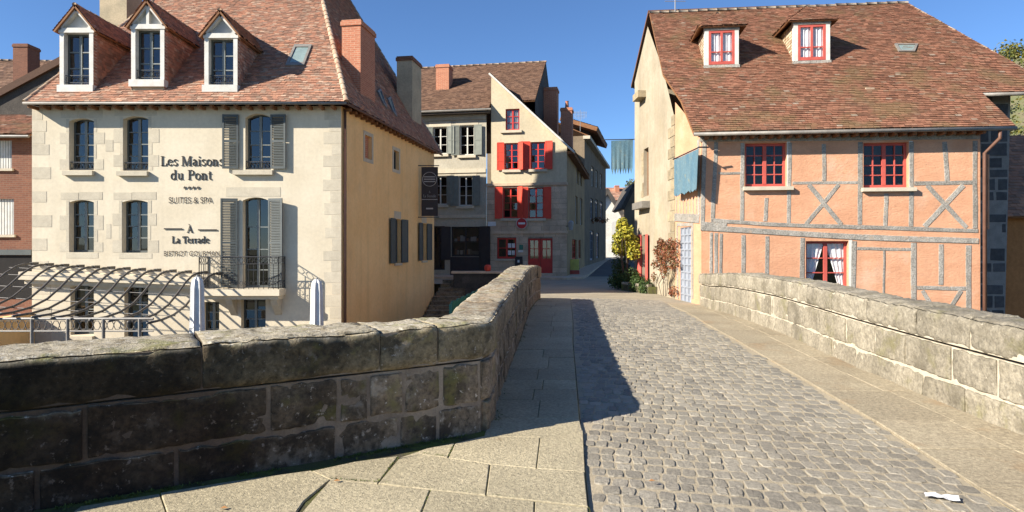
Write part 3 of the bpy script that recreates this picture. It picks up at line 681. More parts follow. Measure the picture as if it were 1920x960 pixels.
for pp in ([(619, 897), (807, 916), (770, 1010), (520, 1010)], [(807, 916), (1003, 937), (1000, 1010), (770, 1010)], [(1003, 937), (1103, 948), (1108, 1010), (1000, 1010)],
           [(708, 904), (747, 858), (790, 850), (840, 856), (919, 868), (911, 926), (807, 916)], [(919, 868), (1006, 876), (1097, 882), (1103, 947), (911, 926)],
           [(840, 856), (853, 828), (907, 815), (1013, 818), (1006, 876), (919, 868)], [(1013, 818), (1093, 805), (1097, 882), (1006, 876)],
           [(620, 897), (708, 904), (747, 852), (665, 862), (584, 880)], [(747, 857), (790, 850), (840, 856), (853, 828), (800, 838)],
           [(584, 880), (620, 897), (571, 938), (520, 1010), (330, 1010), (300, 922), (420, 902)], [(300, 922), (330, 1010), (60, 1010), (150, 946)],
           ):
    slab(pave_l, G(*pp), m_slab)
y = gnd(1000, 787).y
slab(pave_l, G((907, 815), (1013, 818), (1093, 805)) + [Vector((LE(y) - .01, y)), Vector((LW(y) + .01, y))], m_slab)
while y < 19.2:
    L = rr.uniform(.42, .75) * (1 if y < 12 else 1.3); y2 = min(y + L, 19.4); xl = lambda q: LW(q) + .01; xr = lambda q: LE(q) - .01
    k = rr.uniform(.42, .62)
    if rr.random() < .8:
        slab(pave_l, [(xl(y), y), (lerp(xl(y), xr(y), k), y), (lerp(xl(y2), xr(y2), k), y2), (xl(y2), y2)], m_slab)
        slab(pave_l, [(lerp(xl(y), xr(y), k), y), (xr(y), y), (xr(y2), y2), (lerp(xl(y2), xr(y2), k), y2)], m_slab)
    else: slab(pave_l, [(xl(y), y), (xr(y), y), (xr(y2), y2), (xl(y2), y2)], m_slab)
    y = y2
y = 2.4
while y < 18.3:
    L = rr.uniform(.65, 1.15); y2 = min(y + L, 18.6)
    k = rr.uniform(.6, .72)
    a, b, c, d = RE(y) + .005, RW(y) + .05, RE(y2) + .005, RW(y2) + .05
    slab(pave_r, [(a, y), (lerp(a, b, k), y), (lerp(c, d, k), y2), (c, y2)], m_slab_pale, .014, .006)
    slab(pave_r, [(lerp(a, b, k), y), (b, y), (d, y2), (lerp(c, d, k), y2)], m_slab_pale, .016, .006)
    y = y2
def sett_mesh(seed):
    q = random.Random(seed); n = 12; vs = []; fs = []
    base = []
    for k in range(n):
        a = 2 * math.pi * (k + .5) / n; c, s_ = math.cos(a), math.sin(a)
        f = (abs(c) ** 7 + abs(s_) ** 7) ** (-1 / 7); base.append((c * f * .5 * q.uniform(.93, 1.03), s_ * f * .5 * q.uniform(.93, 1.03)))
    for sc_, z in ((1, -.04), (.985, -.005), (.92, .0003)):
        vs += [(x * sc_, y_ * sc_, z + (q.uniform(-.0025, .0025) if z > -.02 else 0)) for x, y_ in base]
    vs.append((0, 0, .0015))
    for r_ in range(2):
        for k in range(n): fs.append((r_ * n + k, r_ * n + (k + 1) % n, (r_ + 1) * n + (k + 1) % n, (r_ + 1) * n + k))
    for k in range(n): fs.append((2 * n + k, 2 * n + (k + 1) % n, 3 * n))
    return vs, fs
SM = [sett_mesh(i) for i in range(10)]
SME = []
for vs, fs in SM:
    me = bpy.data.meshes.new('sett'); me.from_pydata(vs, [], fs); me.materials.append(m_sett); SME.append(me)
setts = []
for i in range(130):
    yb = 2.2 + i * .16
    x = LE(yb) - .5 + rr.uniform(0, .1)
    while x < RE(yb) + .5:
        wd = rr.uniform(.085, .132); xc = x + wd / 2; d = xc - 1.9
        yc = yb - .2 * d + .03 * d * d + .012 * math.sin(i * 1.7 + xc * 5) + rr.uniform(-.008, .008)
        if LE(yc) + wd * .42 < xc < RE(yc) - wd * .42 and yc < 20.4: setts.append((xc, yc, wd - rr.uniform(.003, .011), rr.uniform(.142, .157), rr.uniform(-.25, -.08) + rr.uniform(-.06, .06)))
        x += wd
def inframe(s): 
    px = 960 + FPX * s[0] / s[1]; py = HOR + FPX * (EYE - zg(s[0], s[1])) / s[1]; return -20 < px < 1940 and py < 975
setts.sort(key=lambda s: (not inframe(s), s[1]))
for i, s in enumerate(setts[:300]):
    o = bpy.data.objects.new('sett', SME[i % 10]); place(o, (s[0], s[1], zg(s[0], s[1]) + rr.uniform(-.004, .004)), road)
    o.rotation_euler = (rr.uniform(-.03, .03), rr.uniform(-.03, .03), s[4]); o.scale = (s[2], s[3], 1)
mb = MB()
for i, s in enumerate(setts[300:]):
    vs, fs = SM[i % 10]; z = zg(s[0], s[1]) + rr.uniform(-.004, .004); ca, sa = math.cos(s[4]), math.sin(s[4])
    mb.mesh([(s[0] + ca * x * s[2] - sa * y_ * s[3], s[1] + sa * x * s[2] + ca * y_ * s[3], z + zz) for x, y_, zz in vs], fs, 0, rr.random())
mb.build('setts', [m_sett_s], road, kind='stuff')

# ------------------------------------------------------------------ the hotel
HY = 20.0
HF = Fr(0, HY, 0)                               # its front, parallel to the picture
hu = lambda px: HF.uv(px, 400)[0]; hv = lambda py: HF.uv(400, py)[1]
UL, UR = hu(60), hu(640)
hotel = thing('hotel_building', (-10, 24, -3), 'cream plastered hotel with red tiled hipped roof, three dormers and wall lettering', 'building')
HT = hv(199); GB = -3.2
W2 = [(130, 222, 176, 319, .09), (231, 218, 278, 320, .09), (460, 213, 508, 318, .13)]
W1 = [(130, 375, 176, 473, .07), (229, 375, 277, 474, .07), (455, 370, 504, 540, .10)]
W0 = [(132, 535, 176, 628, .06), (233, 537, 278, 650, .06), (380, 566, 411, 640, 0), (452, 560, 498, 640, 0)]
ops = []
for x0, y0, x1, y1, r in W2 + W1 + W0:
    a = HF.R(x0, y0, x1, y1); ops.append((a[0], a[1], a[2], a[3], r))
mb = MB(); wall(mb, HF, [(UL, GB), (UR, GB), (UR, HT), (UL, HT)], ops, .26)
BRx, BRy = -5.33 + .18 * 9.6, 29.6
HS = Fr(UR, HY, math.atan2(1, .18))             # its right side, along the street
SL = math.hypot(BRx - UR, BRy - HY)
sops = []
for x0, y0, x1, y1 in ((684, 255, 697, 298), (738, 283, 748, 318), (740, 411, 751, 493), (791, 419, 799, 488)):
    sops.append(HS.R(x0, y0, x1, y1) + (0,))
wall(mb, HS, [(0, GB), (SL, GB), (SL, HT), (0, HT)], sops, .2, 1)
mb.face([(UL, HY, GB), (UL, 30.5, GB), (UL, 30.5, HT), (UL, HY, HT)]); mb.face([(UL, 30.5, GB), (BRx, BRy, GB), (BRx, BRy, HT), (UL, 30.5, HT)])
mb.face([(UL, HY + .3, HT - .02), (UR, HY + .3, HT - .02), (BRx, BRy, HT - .02), (UL, 30.5, HT - .02)])
hw = mb.build('wall', [m_plaster, m_plaster_tan], hotel)
for i, (x0, y0, x1, y1, r) in enumerate(W2 + W1 + W0):
    a = ops[i]; door = i == 5
    wo = window(hotel, HF, a[0], a[1], a[2], a[3], -.24, 2, 3, m_grey, m_glass, .055, .03, .075, name='french_door' if door else 'window', mull_mat=m_grey_lt,
                leaf_rows=[0, .18, .42, .68, 1] if door else ([0, .22, .45, .72, 1] if i == 2 else [0, .26, .5, .74, 1]))
    if i < 3 or i in (6,):
        s = MB(); s.box(HF, a[0] - .14 - (.2 if i == 2 else 0), a[1] + .03 + (.06 if i == 2 else 0), a[2] - .17, a[2] - .03, -.02, .14); s.build('sill', [m_dressed], wo)
    if i < 3:                                   # low wrought iron window rail
        g = MB(); v = a[2] + .02
        g.box(HF, a[0], a[1], v + .22, v + .245, -.06, -.04); g.box(HF, a[0], a[1], v, v + .02, -.06, -.04)
        for k in range(7):
            x = lerp(a[0], a[1], (k + .5) / 7); g.tube([HF.p(x + .05 * math.cos(q), v + .12 + .09 * math.sin(q), -.05) for q in [R(j * 45) for j in range(9)]], .008, 4)
        g.build('window_rail', [m_iron], wo)
for i, a in enumerate(sops):
    window(hotel, HS, a[0], a[1], a[2], a[3], -.16, 1 if i < 2 else 2, 1 if i < 2 else 3, m_grey, m_glass, .04, .025, .05)
    if i < 2:
        g = MB(); e = .13; g.box(HS, a[0] - e, a[0] - .002, a[2] - e, a[3] + e, -.1, .012); g.box(HS, a[1] + .002, a[1] + e, a[2] - e, a[3] + e, -.1, .012)
        g.box(HS, a[0], a[1], a[3] + .002, a[3] + e, -.1, .010); g.box(HS, a[0], a[1], a[2] - e, a[2] - .002, -.1, .010); g.build('stone_surround', [m_dressed], hotel)
    else:
        g = MB(); g.box(HS, a[0] - .05, a[1] + .05, a[3] + .02, a[3] + .3, -.1, .006); g.build('lintel', [m_dressed], hotel)
        g = MB(); g.box(HS, a[0] - .05, a[1] + .05, a[2] - .1, a[2] - .01, -.1, .06); g.build('sill', [m_dressed], hotel)
        wd = (a[1] - a[0]) * .95
        shutter(hotel, HS.p(a[0] - .01, 0, .03), HS.a, R(4), wd, a[2], a[3], m_grey, -1, False, 2)
        shutter(hotel, HS.p(a[1] + .01, 0, .03), HS.a, R(4), wd, a[2], a[3], m_grey, 1, False, 2)
# louvred shutters on the front
for i, (lo, hi) in ((2, (W2[2], .0)), (5, (W1[2], .0))):
    a = ops[i]; wd = .48 if i == 2 else .50
    shutter(hotel, HF.p(a[0] - .2 if i == 2 else a[0] - .14, 0, .03), 0, R(6 if i == 2 else 10), wd, a[2] + .02, a[3] - .04, m_grey, -1)
    shutter(hotel, HF.p(a[1] + .01, 0, .03), 0, R(5 if i == 2 else 16), wd, a[2] + .02, a[3] - .04, m_grey, 1)
# dressed stones: corners and window surrounds
def block(x0, y0, x1, y1, w=.006, m=None):
    a = HF.R(x0, y0, x1, y1); b = MB(); b.box(HF, a[0], a[1], a[2], a[3], -.05, w); return b.build('quoin', [m or m_dressed], hotel)
y = 206; k = 0
rq = random.Random(3)
while y < 640:
    h = rq.uniform(18, 24); block(608 + (12 if k % 2 else 0) + rq.uniform(-3, 3), y + .6, 639.7, y + h - .6); 
    if k % 2 or rq.random() < .4: block(60.4, y + .6, 76 + (14 if k % 2 else 0) + rq.uniform(-3, 8), y + h - .6)
    y += h; k += 1
for i, (x0, y0, x1, y1, r) in enumerate(W2 + W1):
    rp_ = r * 60
    if i == 5: block(416 + 8, y0 - 19, x1 + 22, y0 - 1.2); continue
    if i == 2: continue
    block(x0 - 16, y0 - 14, (x0 + x1) / 2 - 6, y0 - .5); block((x0 + x1) / 2 - 5, y0 - 15, x1 + 16, y0 - .5)
    yy = y0 + 1; kk = 0
    while yy < y1 - 4:
        h = min(rq.uniform(22, 28), y1 - yy); e = 18 if kk % 2 else 6
        block(x0 - e, yy, x0 - .4, yy + h - 1); block(x1 + .4, yy, x1 + e + rq.uniform(-2, 3), yy + h - 1); yy += h; kk += 1
    if i > 2: block(x0 - 6, y1 + .5, x1 + 8, y1 + 11)
for q in ((198, 262, 212, 284), (199, 420, 208, 447)): block(*q)
# lettering
serif(hotel, HF, 'Les Maisons', hu(301), hu(420), hv(311), hv(293) - hv(311), m_black)
serif(hotel, HF, 'du Pont', hu(320), hu(398), hv(337), hv(319) - hv(337), m_black)
st = MB()
for k in range(4):
    c = (hu(347 + k * 8.3), hv(352)); pts = [(c[0] + math.sin(R(36 * j)) * (.055 if j % 2 == 0 else .025), c[1] + math.cos(R(36 * j)) * (.055 if j % 2 == 0 else .025)) for j in range(10)]
    st.prism([HF.p(x, y_, .012) for x, y_ in pts], [HF.p(x, y_, .03) for x, y_ in pts])
st.build('rating_stars', [m_black], hotel)
sans(hotel, HF, 'SUITES & SPA', hu(317), hu(399), hv(381), hv(369) - hv(381), m_black, .02)
for x0, x1, y_ in ((308, 342, 429), (372, 407, 431)):
    b = MB(); b.box(HF, hu(x0), hu(x1), hv(y_) - .018, hv(y_) + .018, .012, .03); b.build('rule', [m_black], hotel)
serif(hotel, HF, 'À', hu(351), hu(362), hv(436), hv(424) - hv(436), m_black)
serif(hotel, HF, 'La Terrade', hu(322), hu(393), hv(456), hv(443) - hv(456), m_black)
sans(hotel, HF, 'BISTROT GOURMAND', hu(308), hu(421), hv(480), hv(470) - hv(480), m_black, .02)
# balcony with its railing
B0, B1 = hu(388), hu(537); bv = hv(540); BD = .62
b = MB(); b.box(HF, B0, B1, bv - .2, bv, -.05, BD); b.box(HF, B0 + .1, B1 - .08, bv - .32, bv - .2, -.05, BD - .14); bal = b.build('balcony', [m_plaster], hotel)
for x in (B0 + .75, B1 - .35):
    b = MB(); b.prism([HF.p(x, bv - .32, 0), HF.p(x, bv - .32, BD - .2), HF.p(x, bv - .5, BD - .3), HF.p(x, bv - .85, 0)], [HF.p(x + .2, bv - .32, 0), HF.p(x + .2, bv - .32, BD - .2), HF.p(x + .2, bv - .5, BD - .3), HF.p(x + .2, bv - .85, 0)]); b.build('bracket', [m_dressed], bal)
def railing(p0, p1, v, h, n):
    g = MB()
    for hh in (.06, h * .78, h): g.tube([p0 + Vector((0, 0, v + hh)), p1 + Vector((0, 0, v + hh))], .016 if hh == h else .011, 5)
    for k in range(n + 1):
        q = p0.lerp(p1, k / n); g.tube([q + Vector((0, 0, v + .0)), q + Vector((0, 0, v + (h if k in (0, n) else h * .78)))], .016 if k in (0, n) else .009, 4)
        if k < n:
            c = p0.lerp(p1, (k + .5) / n) + Vector((0, 0, v + h * .89)); d = (p1 - p0).normalized()
            g.tube([c + d * .06 * math.cos(R(j * 60)) + Vector((0, 0, h * .09 * math.sin(R(j * 60)))) for j in range(7)], .008, 4)
            c.z = v + .18; g.tube([c + d * .05 * math.cos(R(j * 60)) + Vector((0, 0, .07 * math.sin(R(j * 60)))) for j in range(7)], .007, 4)
    return g.build('railing', [m_iron], bal)
z0 = Vector((0, 0, 0))
railing(HF.p(B0 + .04, 0, BD - .04), HF.p(B1 - .04, 0, BD - .04), bv, .98, 16)
railing(HF.p(B0 + .04, 0, .02), HF.p(B0 + .04, 0, BD - .04), bv, .98, 4); railing(HF.p(B1 - .04, 0, .02), HF.p(B1 - .04, 0, BD - .04), bv, .98, 4)
b = MB(); A, B_ = HF.uv(48, 516), HF.uv(384, 527); b.bar(HF, A, B_, .24, -.05, .30); b.bar(HF, (A[0] + .1, A[1] - .19), (B_[0], B_[1] - .19), .13, -.05, .18); b.build('stone_ledge', [m_plaster], hotel)
# roof
EZ = HT + .02; EY = HY - .42
EL, ER = hu(45) * EY / HY, hu(650) * EY / HY
def on_plane(px, py, o, n):
    r = ray(px, py); return CAM + r * ((o - CAM).dot(n) / r.dot(n))
O = Vector((EL, EY, EZ)); NF = Vector((0, -1, 1)).normalized()
fl = O.copy(); fr_ = Vector((ER, EY, EZ))
l1 = on_plane(113, 140, O, NF); l2 = on_plane(240, 40, O, NF); RZ = 16.3; RY = EY + RZ - EZ
l3 = l2 + (l2 - l1) * ((RZ - l2.z) / (l2.z - l1.z))
R1 = fr_ + (on_plane(605, 0, O, NF) - fr_) * ((RZ - EZ) / (on_plane(605, 0, O, NF).z - EZ))
ed = Vector((.16, 1, 0)).normalized(); BR = fr_ + ed * 10.9
nin = Vector((-ed.y, ed.x, 0)); ins_ = (R1 - fr_).dot(nin)
R2 = R1 + ed * .4; BL = Vector((fl.x, 31, EZ)); L2b = Vector((l3.x, R2.y + .2, RZ))
roof_slope(hotel, [fl, fr_, R1, l3, l1], m_tile_new, .17, .10)
roof_slope(hotel, [fr_, BR, R2, R1], m_tile_new, .17, .10)
b = MB(); b.face([fl, l1, BL]); b.face([l1, l3, L2b, BL]); b.face([BL, BR, R2, L2b]); b.face([l3, R1, R2, L2b]); b.build('rear_roof', [m_tile_brown], hotel)
caps(hotel, fr_ + Vector((0, 0, .04)), R1 + Vector((0, 0, .04)), m_ridge, .33, .10, 'hip_tile')
caps(hotel, l1 + Vector((0, 0, .03)), l3 + Vector((0, 0, .03)), m_ridge, .33, .10, 'hip_tile'); caps(hotel, fl + Vector((0, 0, .03)), l1 + Vector((0, 0, .03)), m_ridge, .33, .09, 'hip_tile')
caps(hotel, BR + Vector((0, 0, .03)), R2 + Vector((0, 0, .03)), m_ridge, .33, .10, 'hip_tile')
g = MB(); g.tube([fl + Vector((0, -.03, -.03)), fr_ + Vector((0, -.03, -.03))], .045, 8); g.build('gutter', [m_zinc], hotel, smooth=True)
g = MB(); g.tube([fr_ + Vector((.03, 0, -.05)), BR + Vector((.03, 0, -.05))], .04, 8); g.build('gutter', [m_pipe], hotel, smooth=True)
for k in range(26):
    x = lerp(UL, UR, (k + .5) / 26); b = MB(); b.box(HF, x - .045, x + .045, HT - .13, HT - .04, 0, .38); b.build('rafter_end', [m_wood], hotel)
for k in range(22):
    x = lerp(.2, SL, k / 22); b = MB(); b.box(HS, x - .045, x + .045, HT - .13, HT - .04, 0, .24); b.build('rafter_end', [m_wood], hotel)
g = MB(); q = HS.p(.12, 0, .07); g.tube([q + Vector((0, 0, HT - .1)), q + Vector((0, 0, GB))], .045, 8); g.build('downpipe', [m_pipe], hotel, smooth=True)
# unseen rear wing, added to cast the shadow on the grey house
g0, g1 = Vector((-19, 34, 10.9)), Vector((-9.6, 34, 10.9)); b = MB()
for x in (-19.0, -9.6): b.face([(x, 31.2, GB), (x, 36.8, GB), (x, 36.8, 8.2), (x, 34, 10.8), (x, 31.2, 8.2)])
b.face([(-19, 31.2, GB), (-9.6, 31.2, GB), (-9.6, 31.2, 8.2), (-19, 31.2, 8.2)]); b.face([(-19, 36.8, GB), (-9.6, 36.8, GB), (-9.6, 36.8, 8.2), (-19, 36.8, 8.2)]); b.build('unseen_wing_wall', [m_plaster_tan], hotel)
for y_ in (30.9, 37.1): roof_slope(hotel, [Vector((-19.2, y_, 8.0)), Vector((-9.4, y_, 8.0)), g1 + Vector((.2, 0, 0)), g0 - Vector((.2, 0, 0))], m_tile_new, .3, .2)
# dormers
def dormer(x0, x1, ysill, ytop, yapex, tymp, bars):
    DF = Fr(0, HY + .02, 0); a = DF.R(x0, ytop, x1, ysill); u0, u1, v0, v1 = a; va = DF.uv((x0 + x1) / 2, yapex)[1]; um = (u0 + u1) / 2
    d = MB(); pw = .13
    d.box(DF, u0, u0 + pw, v0, v1, -.16, .03); d.box(DF, u1 - pw, u1, v0, v1, -.16, .03)
    d.box(DF, u0 - .03, u1 + .03, v1, v1 + .15, -.16, .05)
    d.bar(DF, (u0 - .02, v1 + .12), (um, va - .08), .12, -.14, .05); d.bar(DF, (u1 + .02, v1 + .12), (um, va - .08), .12, -.14, .05)
    if bars: d.bar(DF, (um, v1 + .1), (um, va - .1), .09, -.14, .04)
    d.box(DF, u0 - .05, u1 + .02, v0 - .22, v0, -.16, .09)
    o = d.build('dormer', [m_white], hotel)
    t = MB(); t.face([DF.p(u0 + .02, v1 + .1, -.10), DF.p(u1 - .02, v1 + .1, -.10), DF.p(um, va - .12, -.10)]); t.build('gable_board', [tymp], o)
    window_in = window(o, DF, u0 + pw, u1 - pw, v0, v1, -.2, 2, 3, m_grey, m_glass, .05, .035, .08, name='casement', mull_mat=m_grey_lt, dark=False)
    g = MB(); v = v0 + .05
    for hh in (.03, .26): g.box(DF, u0 + pw, u1 - pw, v + hh, v + hh + .02, -.06, -.04)
    for k in range(6):
        c = lerp(u0 + pw, u1 - pw, (k + .5) / 6); g.tube([DF.p(c + .05 * math.cos(R(j * 60)), v + .15 + .1 * math.sin(R(j * 60)), -.05) for j in range(7)], .008, 4)
    g.build('window_rail', [m_iron], o)
    Yr = lambda z: EY + (z - EZ)                # where the main slope reaches a height
    c = MB(); c.box(DF, u0 - .02, u1 - .02, v0 - .40, v0 - .22, -.3, .0); c.build('apron', [m_cement_tan], o)
    for sgn, u in ((-1, u0 + .012), (1, u1 - .012)):
        b = MB(); b.face([(u, HY + .0, Yr(HY) * 0 + v0 - .3), (u, HY, v1 + .1), (u, Yr(v1 + .1) + .1, v1 + .1), (u, Yr(v0 - .3) + .1, v0 - .3)]); b.build('cheek', [m_wood], o)
        ax = Vector((0, 1, 0)); base = Vector((u + sgn * .004, HY, v0 - .3)); q = MB(); hgt = v1 + .1 - base.z
        nr = Vector((sgn, 0, 0)); r = 0
        while r < hgt:
            y_ = HY + (.07 if r % .2 > .1 else 0) - .08
            while y_ < Yr(base.z + r) + .05:
                ww = .16
                if y_ + ww > HY:
                    ya, yb = max(HY - .005, y_ + .004), min(y_ + ww, Yr(base.z + r + .05))
                    if yb > ya:
                        P = lambda yy, zz, hh: Vector((u + sgn * (.004 + hh), yy, base.z + zz)); t_c = random.random()
                        q.face([P(ya, r, .022), P(yb, r, .022), P(yb, r + .11, .004), P(ya, r + .11, .004)], 0, t_c); q.face([P(ya, r, 0), P(yb, r, 0), P(yb, r, .022), P(ya, r, .022)], 0, t_c)
                        if ya < HY: q.face([P(ya, r, 0), P(ya, r, .022), P(ya, r + .11, .004), P(ya, r + .11, 0)], 0, t_c)
                y_ += ww
            r += .1
        q.build('cheek_tiles', [m_tile_new], o, kind='stuff')
        e0 = Vector((um + sgn * (um - u0 + .14), HY - .1, v1 + .02)); e1 = Vector((e0.x, Yr(v1) + .3, v1 + .02)); rz = va + .02
        r0 = Vector((um, HY - .1, rz)); r1 = Vector((um, Yr(rz) + .2, rz))
        pts = [e0, e1, r1, r0]
        roof_slope(o, pts, m_tile_new, .16, .10, 'dormer_tiles', .05, t_hi=.8)
    caps(o, Vector((um, HY - .12, va + .05)), Vector((um, Yr(va) + .1, va + .05)), m_ridge, .3, .07, 'ridge_tile')
    return o
dormer(113, 176, 160, 62, 13, m_white, False); dormer(247, 309, 150, 55, 3, m_white, True); dormer(384, 446, 160, 72, 23, m_pale_grey, False)
# roof window
def skylight(parent, cs, o, n, m=m_zinc):
    q = [on_plane(x, y_, o, n) for x, y_ in cs]; c = sum(q, Vector()) / 4
    b = MB()
    inn = [c + (p - c) * .74 for p in q]
    for i in range(4): b.hexa([q[i], q[(i + 1) % 4], inn[(i + 1) % 4], inn[i]] + [p + n * .09 for p in (q[i], q[(i + 1) % 4], inn[(i + 1) % 4], inn[i])])
    s = b.build('roof_window', [m], parent); g = MB(); g.face([p + n * .06 for p in inn]); g.build('pane', [m_glass_sky], s)
m_glass_sky = mat('pale_reflecting_pane', (.25, .32, .30), None, 3, .06, 0, spec=.8)
skylight(hotel, [(536, 126), (571, 126), (586, 87), (553, 87)], O, NF)
NS = (BR - fr_).cross(R1 - fr_).normalized(); NS = NS if NS.z > 0 else -NS
for dx in (0, 19): skylight(hotel, [(705 + dx, 172 + dx * .75), (716 + dx, 196 + dx * .85), (723 + dx, 205 + dx * .85), (711 + dx, 168 + dx * .75)], fr_, NS)
# chimneys on the side slope
def chim(px0, px1, px2, ytop, ybase, m, cap, dep_m=None):
    p = on_plane(px1, ybase, fr_, NS); f = Fr(p.x, p.y, math.atan2(-.16, 1)); u0 = f.uv(px0, ybase)[0]; v1 = f.uv(px1, ytop)[1]
    f2 = Fr(p.x, p.y, math.atan2(1, .16)); dep = f2.uv(px2, 200)[0]
    return chimney(hotel, f, u0, 0, -dep, 0, p.z - 2.5, v1, m, cap=cap)
chim(641, 676, 703, 38, 180, m_brick, m_brick); chim(744, 773, 790, 106, 228, m_cement_tan, m_brick_dk)
chimney(hotel, Fr(0, 29, 0), -18.3, -17.1, -.6, .6, 8, 15.5, m_cement_tan, cap=m_brick)

# ------------------------------------------------------------------ terrace: pergola, parasols, garden wall
pg = thing('pergola', (-11, 17.5, -3.2), 'curved brown steel rafter pergola on the terrace in front of the hotel', 'pergola')
XS = [-14.8 + .478 * k for k in range(13)]
YT, YB, ZT, ZB = 19.75, 16.0, .98, -.10; ZT0 = ZT
prof = [(YT, ZT), (YT - .3, ZT + .01), (YT - .65, ZT - .06), (YT - 1.05, ZT - .24), (YT - 1.5, ZT - .54), (YT - 2.0, ZT - .82), (YT - 2.6, ZT - 1.0), (YT - 3.2, ZT - 1.07), (YB - .1, ZT - 1.08)]
for x in XS:
    dz_ = .15 - .30 * (x - XS[0]) / (XS[-1] - XS[0]); ZT = ZT0 + dz_
    b = MB(); b.tube([(x, y_, z + dz_) for y_, z in prof], .032, 6); b.build('rafter', [m_pergola], pg, smooth=True)
    b = MB(); b.hexa([(x - .05, YT - .06, ZT - .05), (x + .05, YT - .06, ZT - .05), (x + .05, YT + .2, ZT - .05), (x - .05, YT + .2, ZT - .05), (x - .05, YT - .06, ZT + .05), (x + .05, YT - .06, ZT + .05), (x + .05, YT + .2, ZT + .05), (x - .05, YT + .2, ZT + .05)]); b.build('rafter_shoe', [m_pergola], pg)
for k in range(1, 8):
    y_, z = prof[k]; b = MB(); b.tube([(XS[0] - .2, y_, z + .12), (XS[-1] + .05, y_, z - .18)], .011, 5); b.build('tie_rod', [m_zinc], pg)
b = MB(); b.tube([(XS[0] - .2, YB, ZB - .05), (XS[-1] + .1, YB, ZB - .05)], .035, 6); b.build('front_beam', [m_zinc], pg)
b = MB(); b.tube([(XS[0] - .2, YB, ZB - .36), (XS[-1] + .1, YB, ZB - .36)], .02, 6)
x = XS[0]
while x < XS[-1]:
    b.tube([(x + .09 * math.cos(R(j * 60)), YB, ZB - .21 + .12 * math.sin(R(j * 60))) for j in range(7)], .012, 4); x += .17
b.build('scroll_frieze', [m_zinc], pg)
for px in (-75, -8, 60, 127, 194, 262):
    x = (px - 960) / FPX * YB; b = MB(); b.tube([(x, YB, ZB - .05), (x, YB, -3.3)], .04, 8); b.build('post', [m_zinc], pg)
def parasol(px, Y, ytop, label):
    p = at(px, ytop, Y); o = thing('closed_parasol', (p.x, p.y, -3.3), label, 'parasol', 'closed parasols on the terrace')
    b = MB(); n = 16; vs = []; fs = []
    prof_ = [(0, .06), (.08, .13), (.3, .16), (.9, .17), (1.6, .19), (2.1, .21)]
    for d, r in prof_:
        for k in range(n): a = 2 * math.pi * k / n; q = r * (1 + .14 * math.cos(k * math.pi)); vs.append((p.x + q * math.cos(a), p.y + q * math.sin(a), p.z - d))
    for i in range(len(prof_) - 1):
        for k in range(n): fs.append((i * n + k, i * n + (k + 1) % n, (i + 1) * n + (k + 1) % n, (i + 1) * n + k))
    fs.append(tuple(range(n))); b.mesh(vs, fs); b.build('canopy', [m_parasol], o)
    b = MB(); b.tube([(p.x, p.y, p.z + .05), (p.x, p.y, -3.3)], .03, 8); b.build('pole', [m_steel], o)
parasol(370, 17.6, 519, 'closed white parasol at the right end of the curved pergola')
parasol(594, 19.2, 524, 'closed white parasol beside the corner stones of the hotel')
gw = MB(); gw.hexa([(-15.2, 16.6, -3.3), (-14.9, 16.6, -3.3), (-14.9, 19.98, -3.3), (-15.2, 19.98, -3.3), (-15.2, 16.6, -.42), (-14.9, 16.6, -.42), (-14.9, 19.98, -.42), (-15.2, 19.98, -.42)])
gw.build('garden_wall', [m_plaster_tan], label='low tan plastered garden wall at the left end of the terrace', category='wall') if False else tag(gw.build('garden_wall', [m_plaster_tan]), 'low tan plastered garden wall at the left end of the terrace', 'wall')
m_terrace = mat('low_bounce_terrace', (.17, .14, .11), None, 2, .9, .3, 30)  # unseen floor, made dark to cut bounce light on the hotel front
sheet('terrace', m_terrace, -26, .7, 15.5, 31, -3.31)

# ------------------------------------------------------------------ houses on the far left
lb = thing('brick_house', (-21, 23, -3.3), 'brown brick house with white shutters at the left edge', 'building')
LF = Fr(0, 22.5, 0)
mb = MB(); a = LF.R(-260, 256, 64, 470); u0, u1 = a[0], a[1]; vt = LF.uv(0, 256)[1]
wops = [LF.R(-22, 263, 22, 316) + (0,), LF.R(-22, 373, 26, 440) + (0,)]
wall(mb, LF, [(u0, GB), (u1, GB), (u1, vt), (u0, vt)], wops, .15); mb.face([LF.p(u1, GB, 0), LF.p(u1, vt, 0), LF.p(u1, vt, -6), LF.p(u1, GB, -6)]); mb.build('wall', [m_brick_dk], lb)
for a in wops:
    b = MB(); b.box(LF, a[0], a[1], a[2], a[3], -.12, -.08); w_ = b.build('closed_shutter', [m_white], lb)
    for k in range(1, 9):
        x = lerp(a[0], a[1], k / 9); b = MB(); b.box(LF, x - .006, x + .006, a[2], a[3], -.079, -.074); b.build('board_joint', [m_shut_sage], w_)
    b = MB(); b.box(LF, a[0] - .08, a[1] + .08, a[2] - .09, a[2] - .003, -.05, .08); b.build('sill', [m_dressed], lb)
b = MB(); a = LF.R(-260, 468, 62, 478); b.box(LF, a[0], a[1], a[2], a[3], -.05, .1); b.build('dark_band', [m_grey], lb)
b = MB(); a = LF.R(-260, 479, 62, 560); b.box(LF, a[0], a[1], a[2], a[3], -.05, .02); b.build('dark_carriage_door', [m_dark], lb)
p0, p1 = LF.p(u0, vt, .35), LF.p(u1 + .1, vt - .02, .35); q = Vector((0, 2.4, 1.15))
roof_slope(lb, [p0, p1, p1 + q, p0 + q], m_tile_old, .2, .14)
g = MB(); g.tube([p0 + Vector((0, -.03, -.04)), p1 + Vector((0, -.03, -.04))], .05, 8); g.build('gutter', [m_zinc], lb)
sh = thing('stone_house', (-26, 30, -3.3), 'dark stone house with sloping gable behind the brick house', 'building')
SF = Fr(0, 29, 0); mb = MB(); o_ = [SF.uv(-420, 700), SF.uv(118, 700), SF.uv(118, 118), SF.uv(0, 181), SF.uv(-420, 405)]
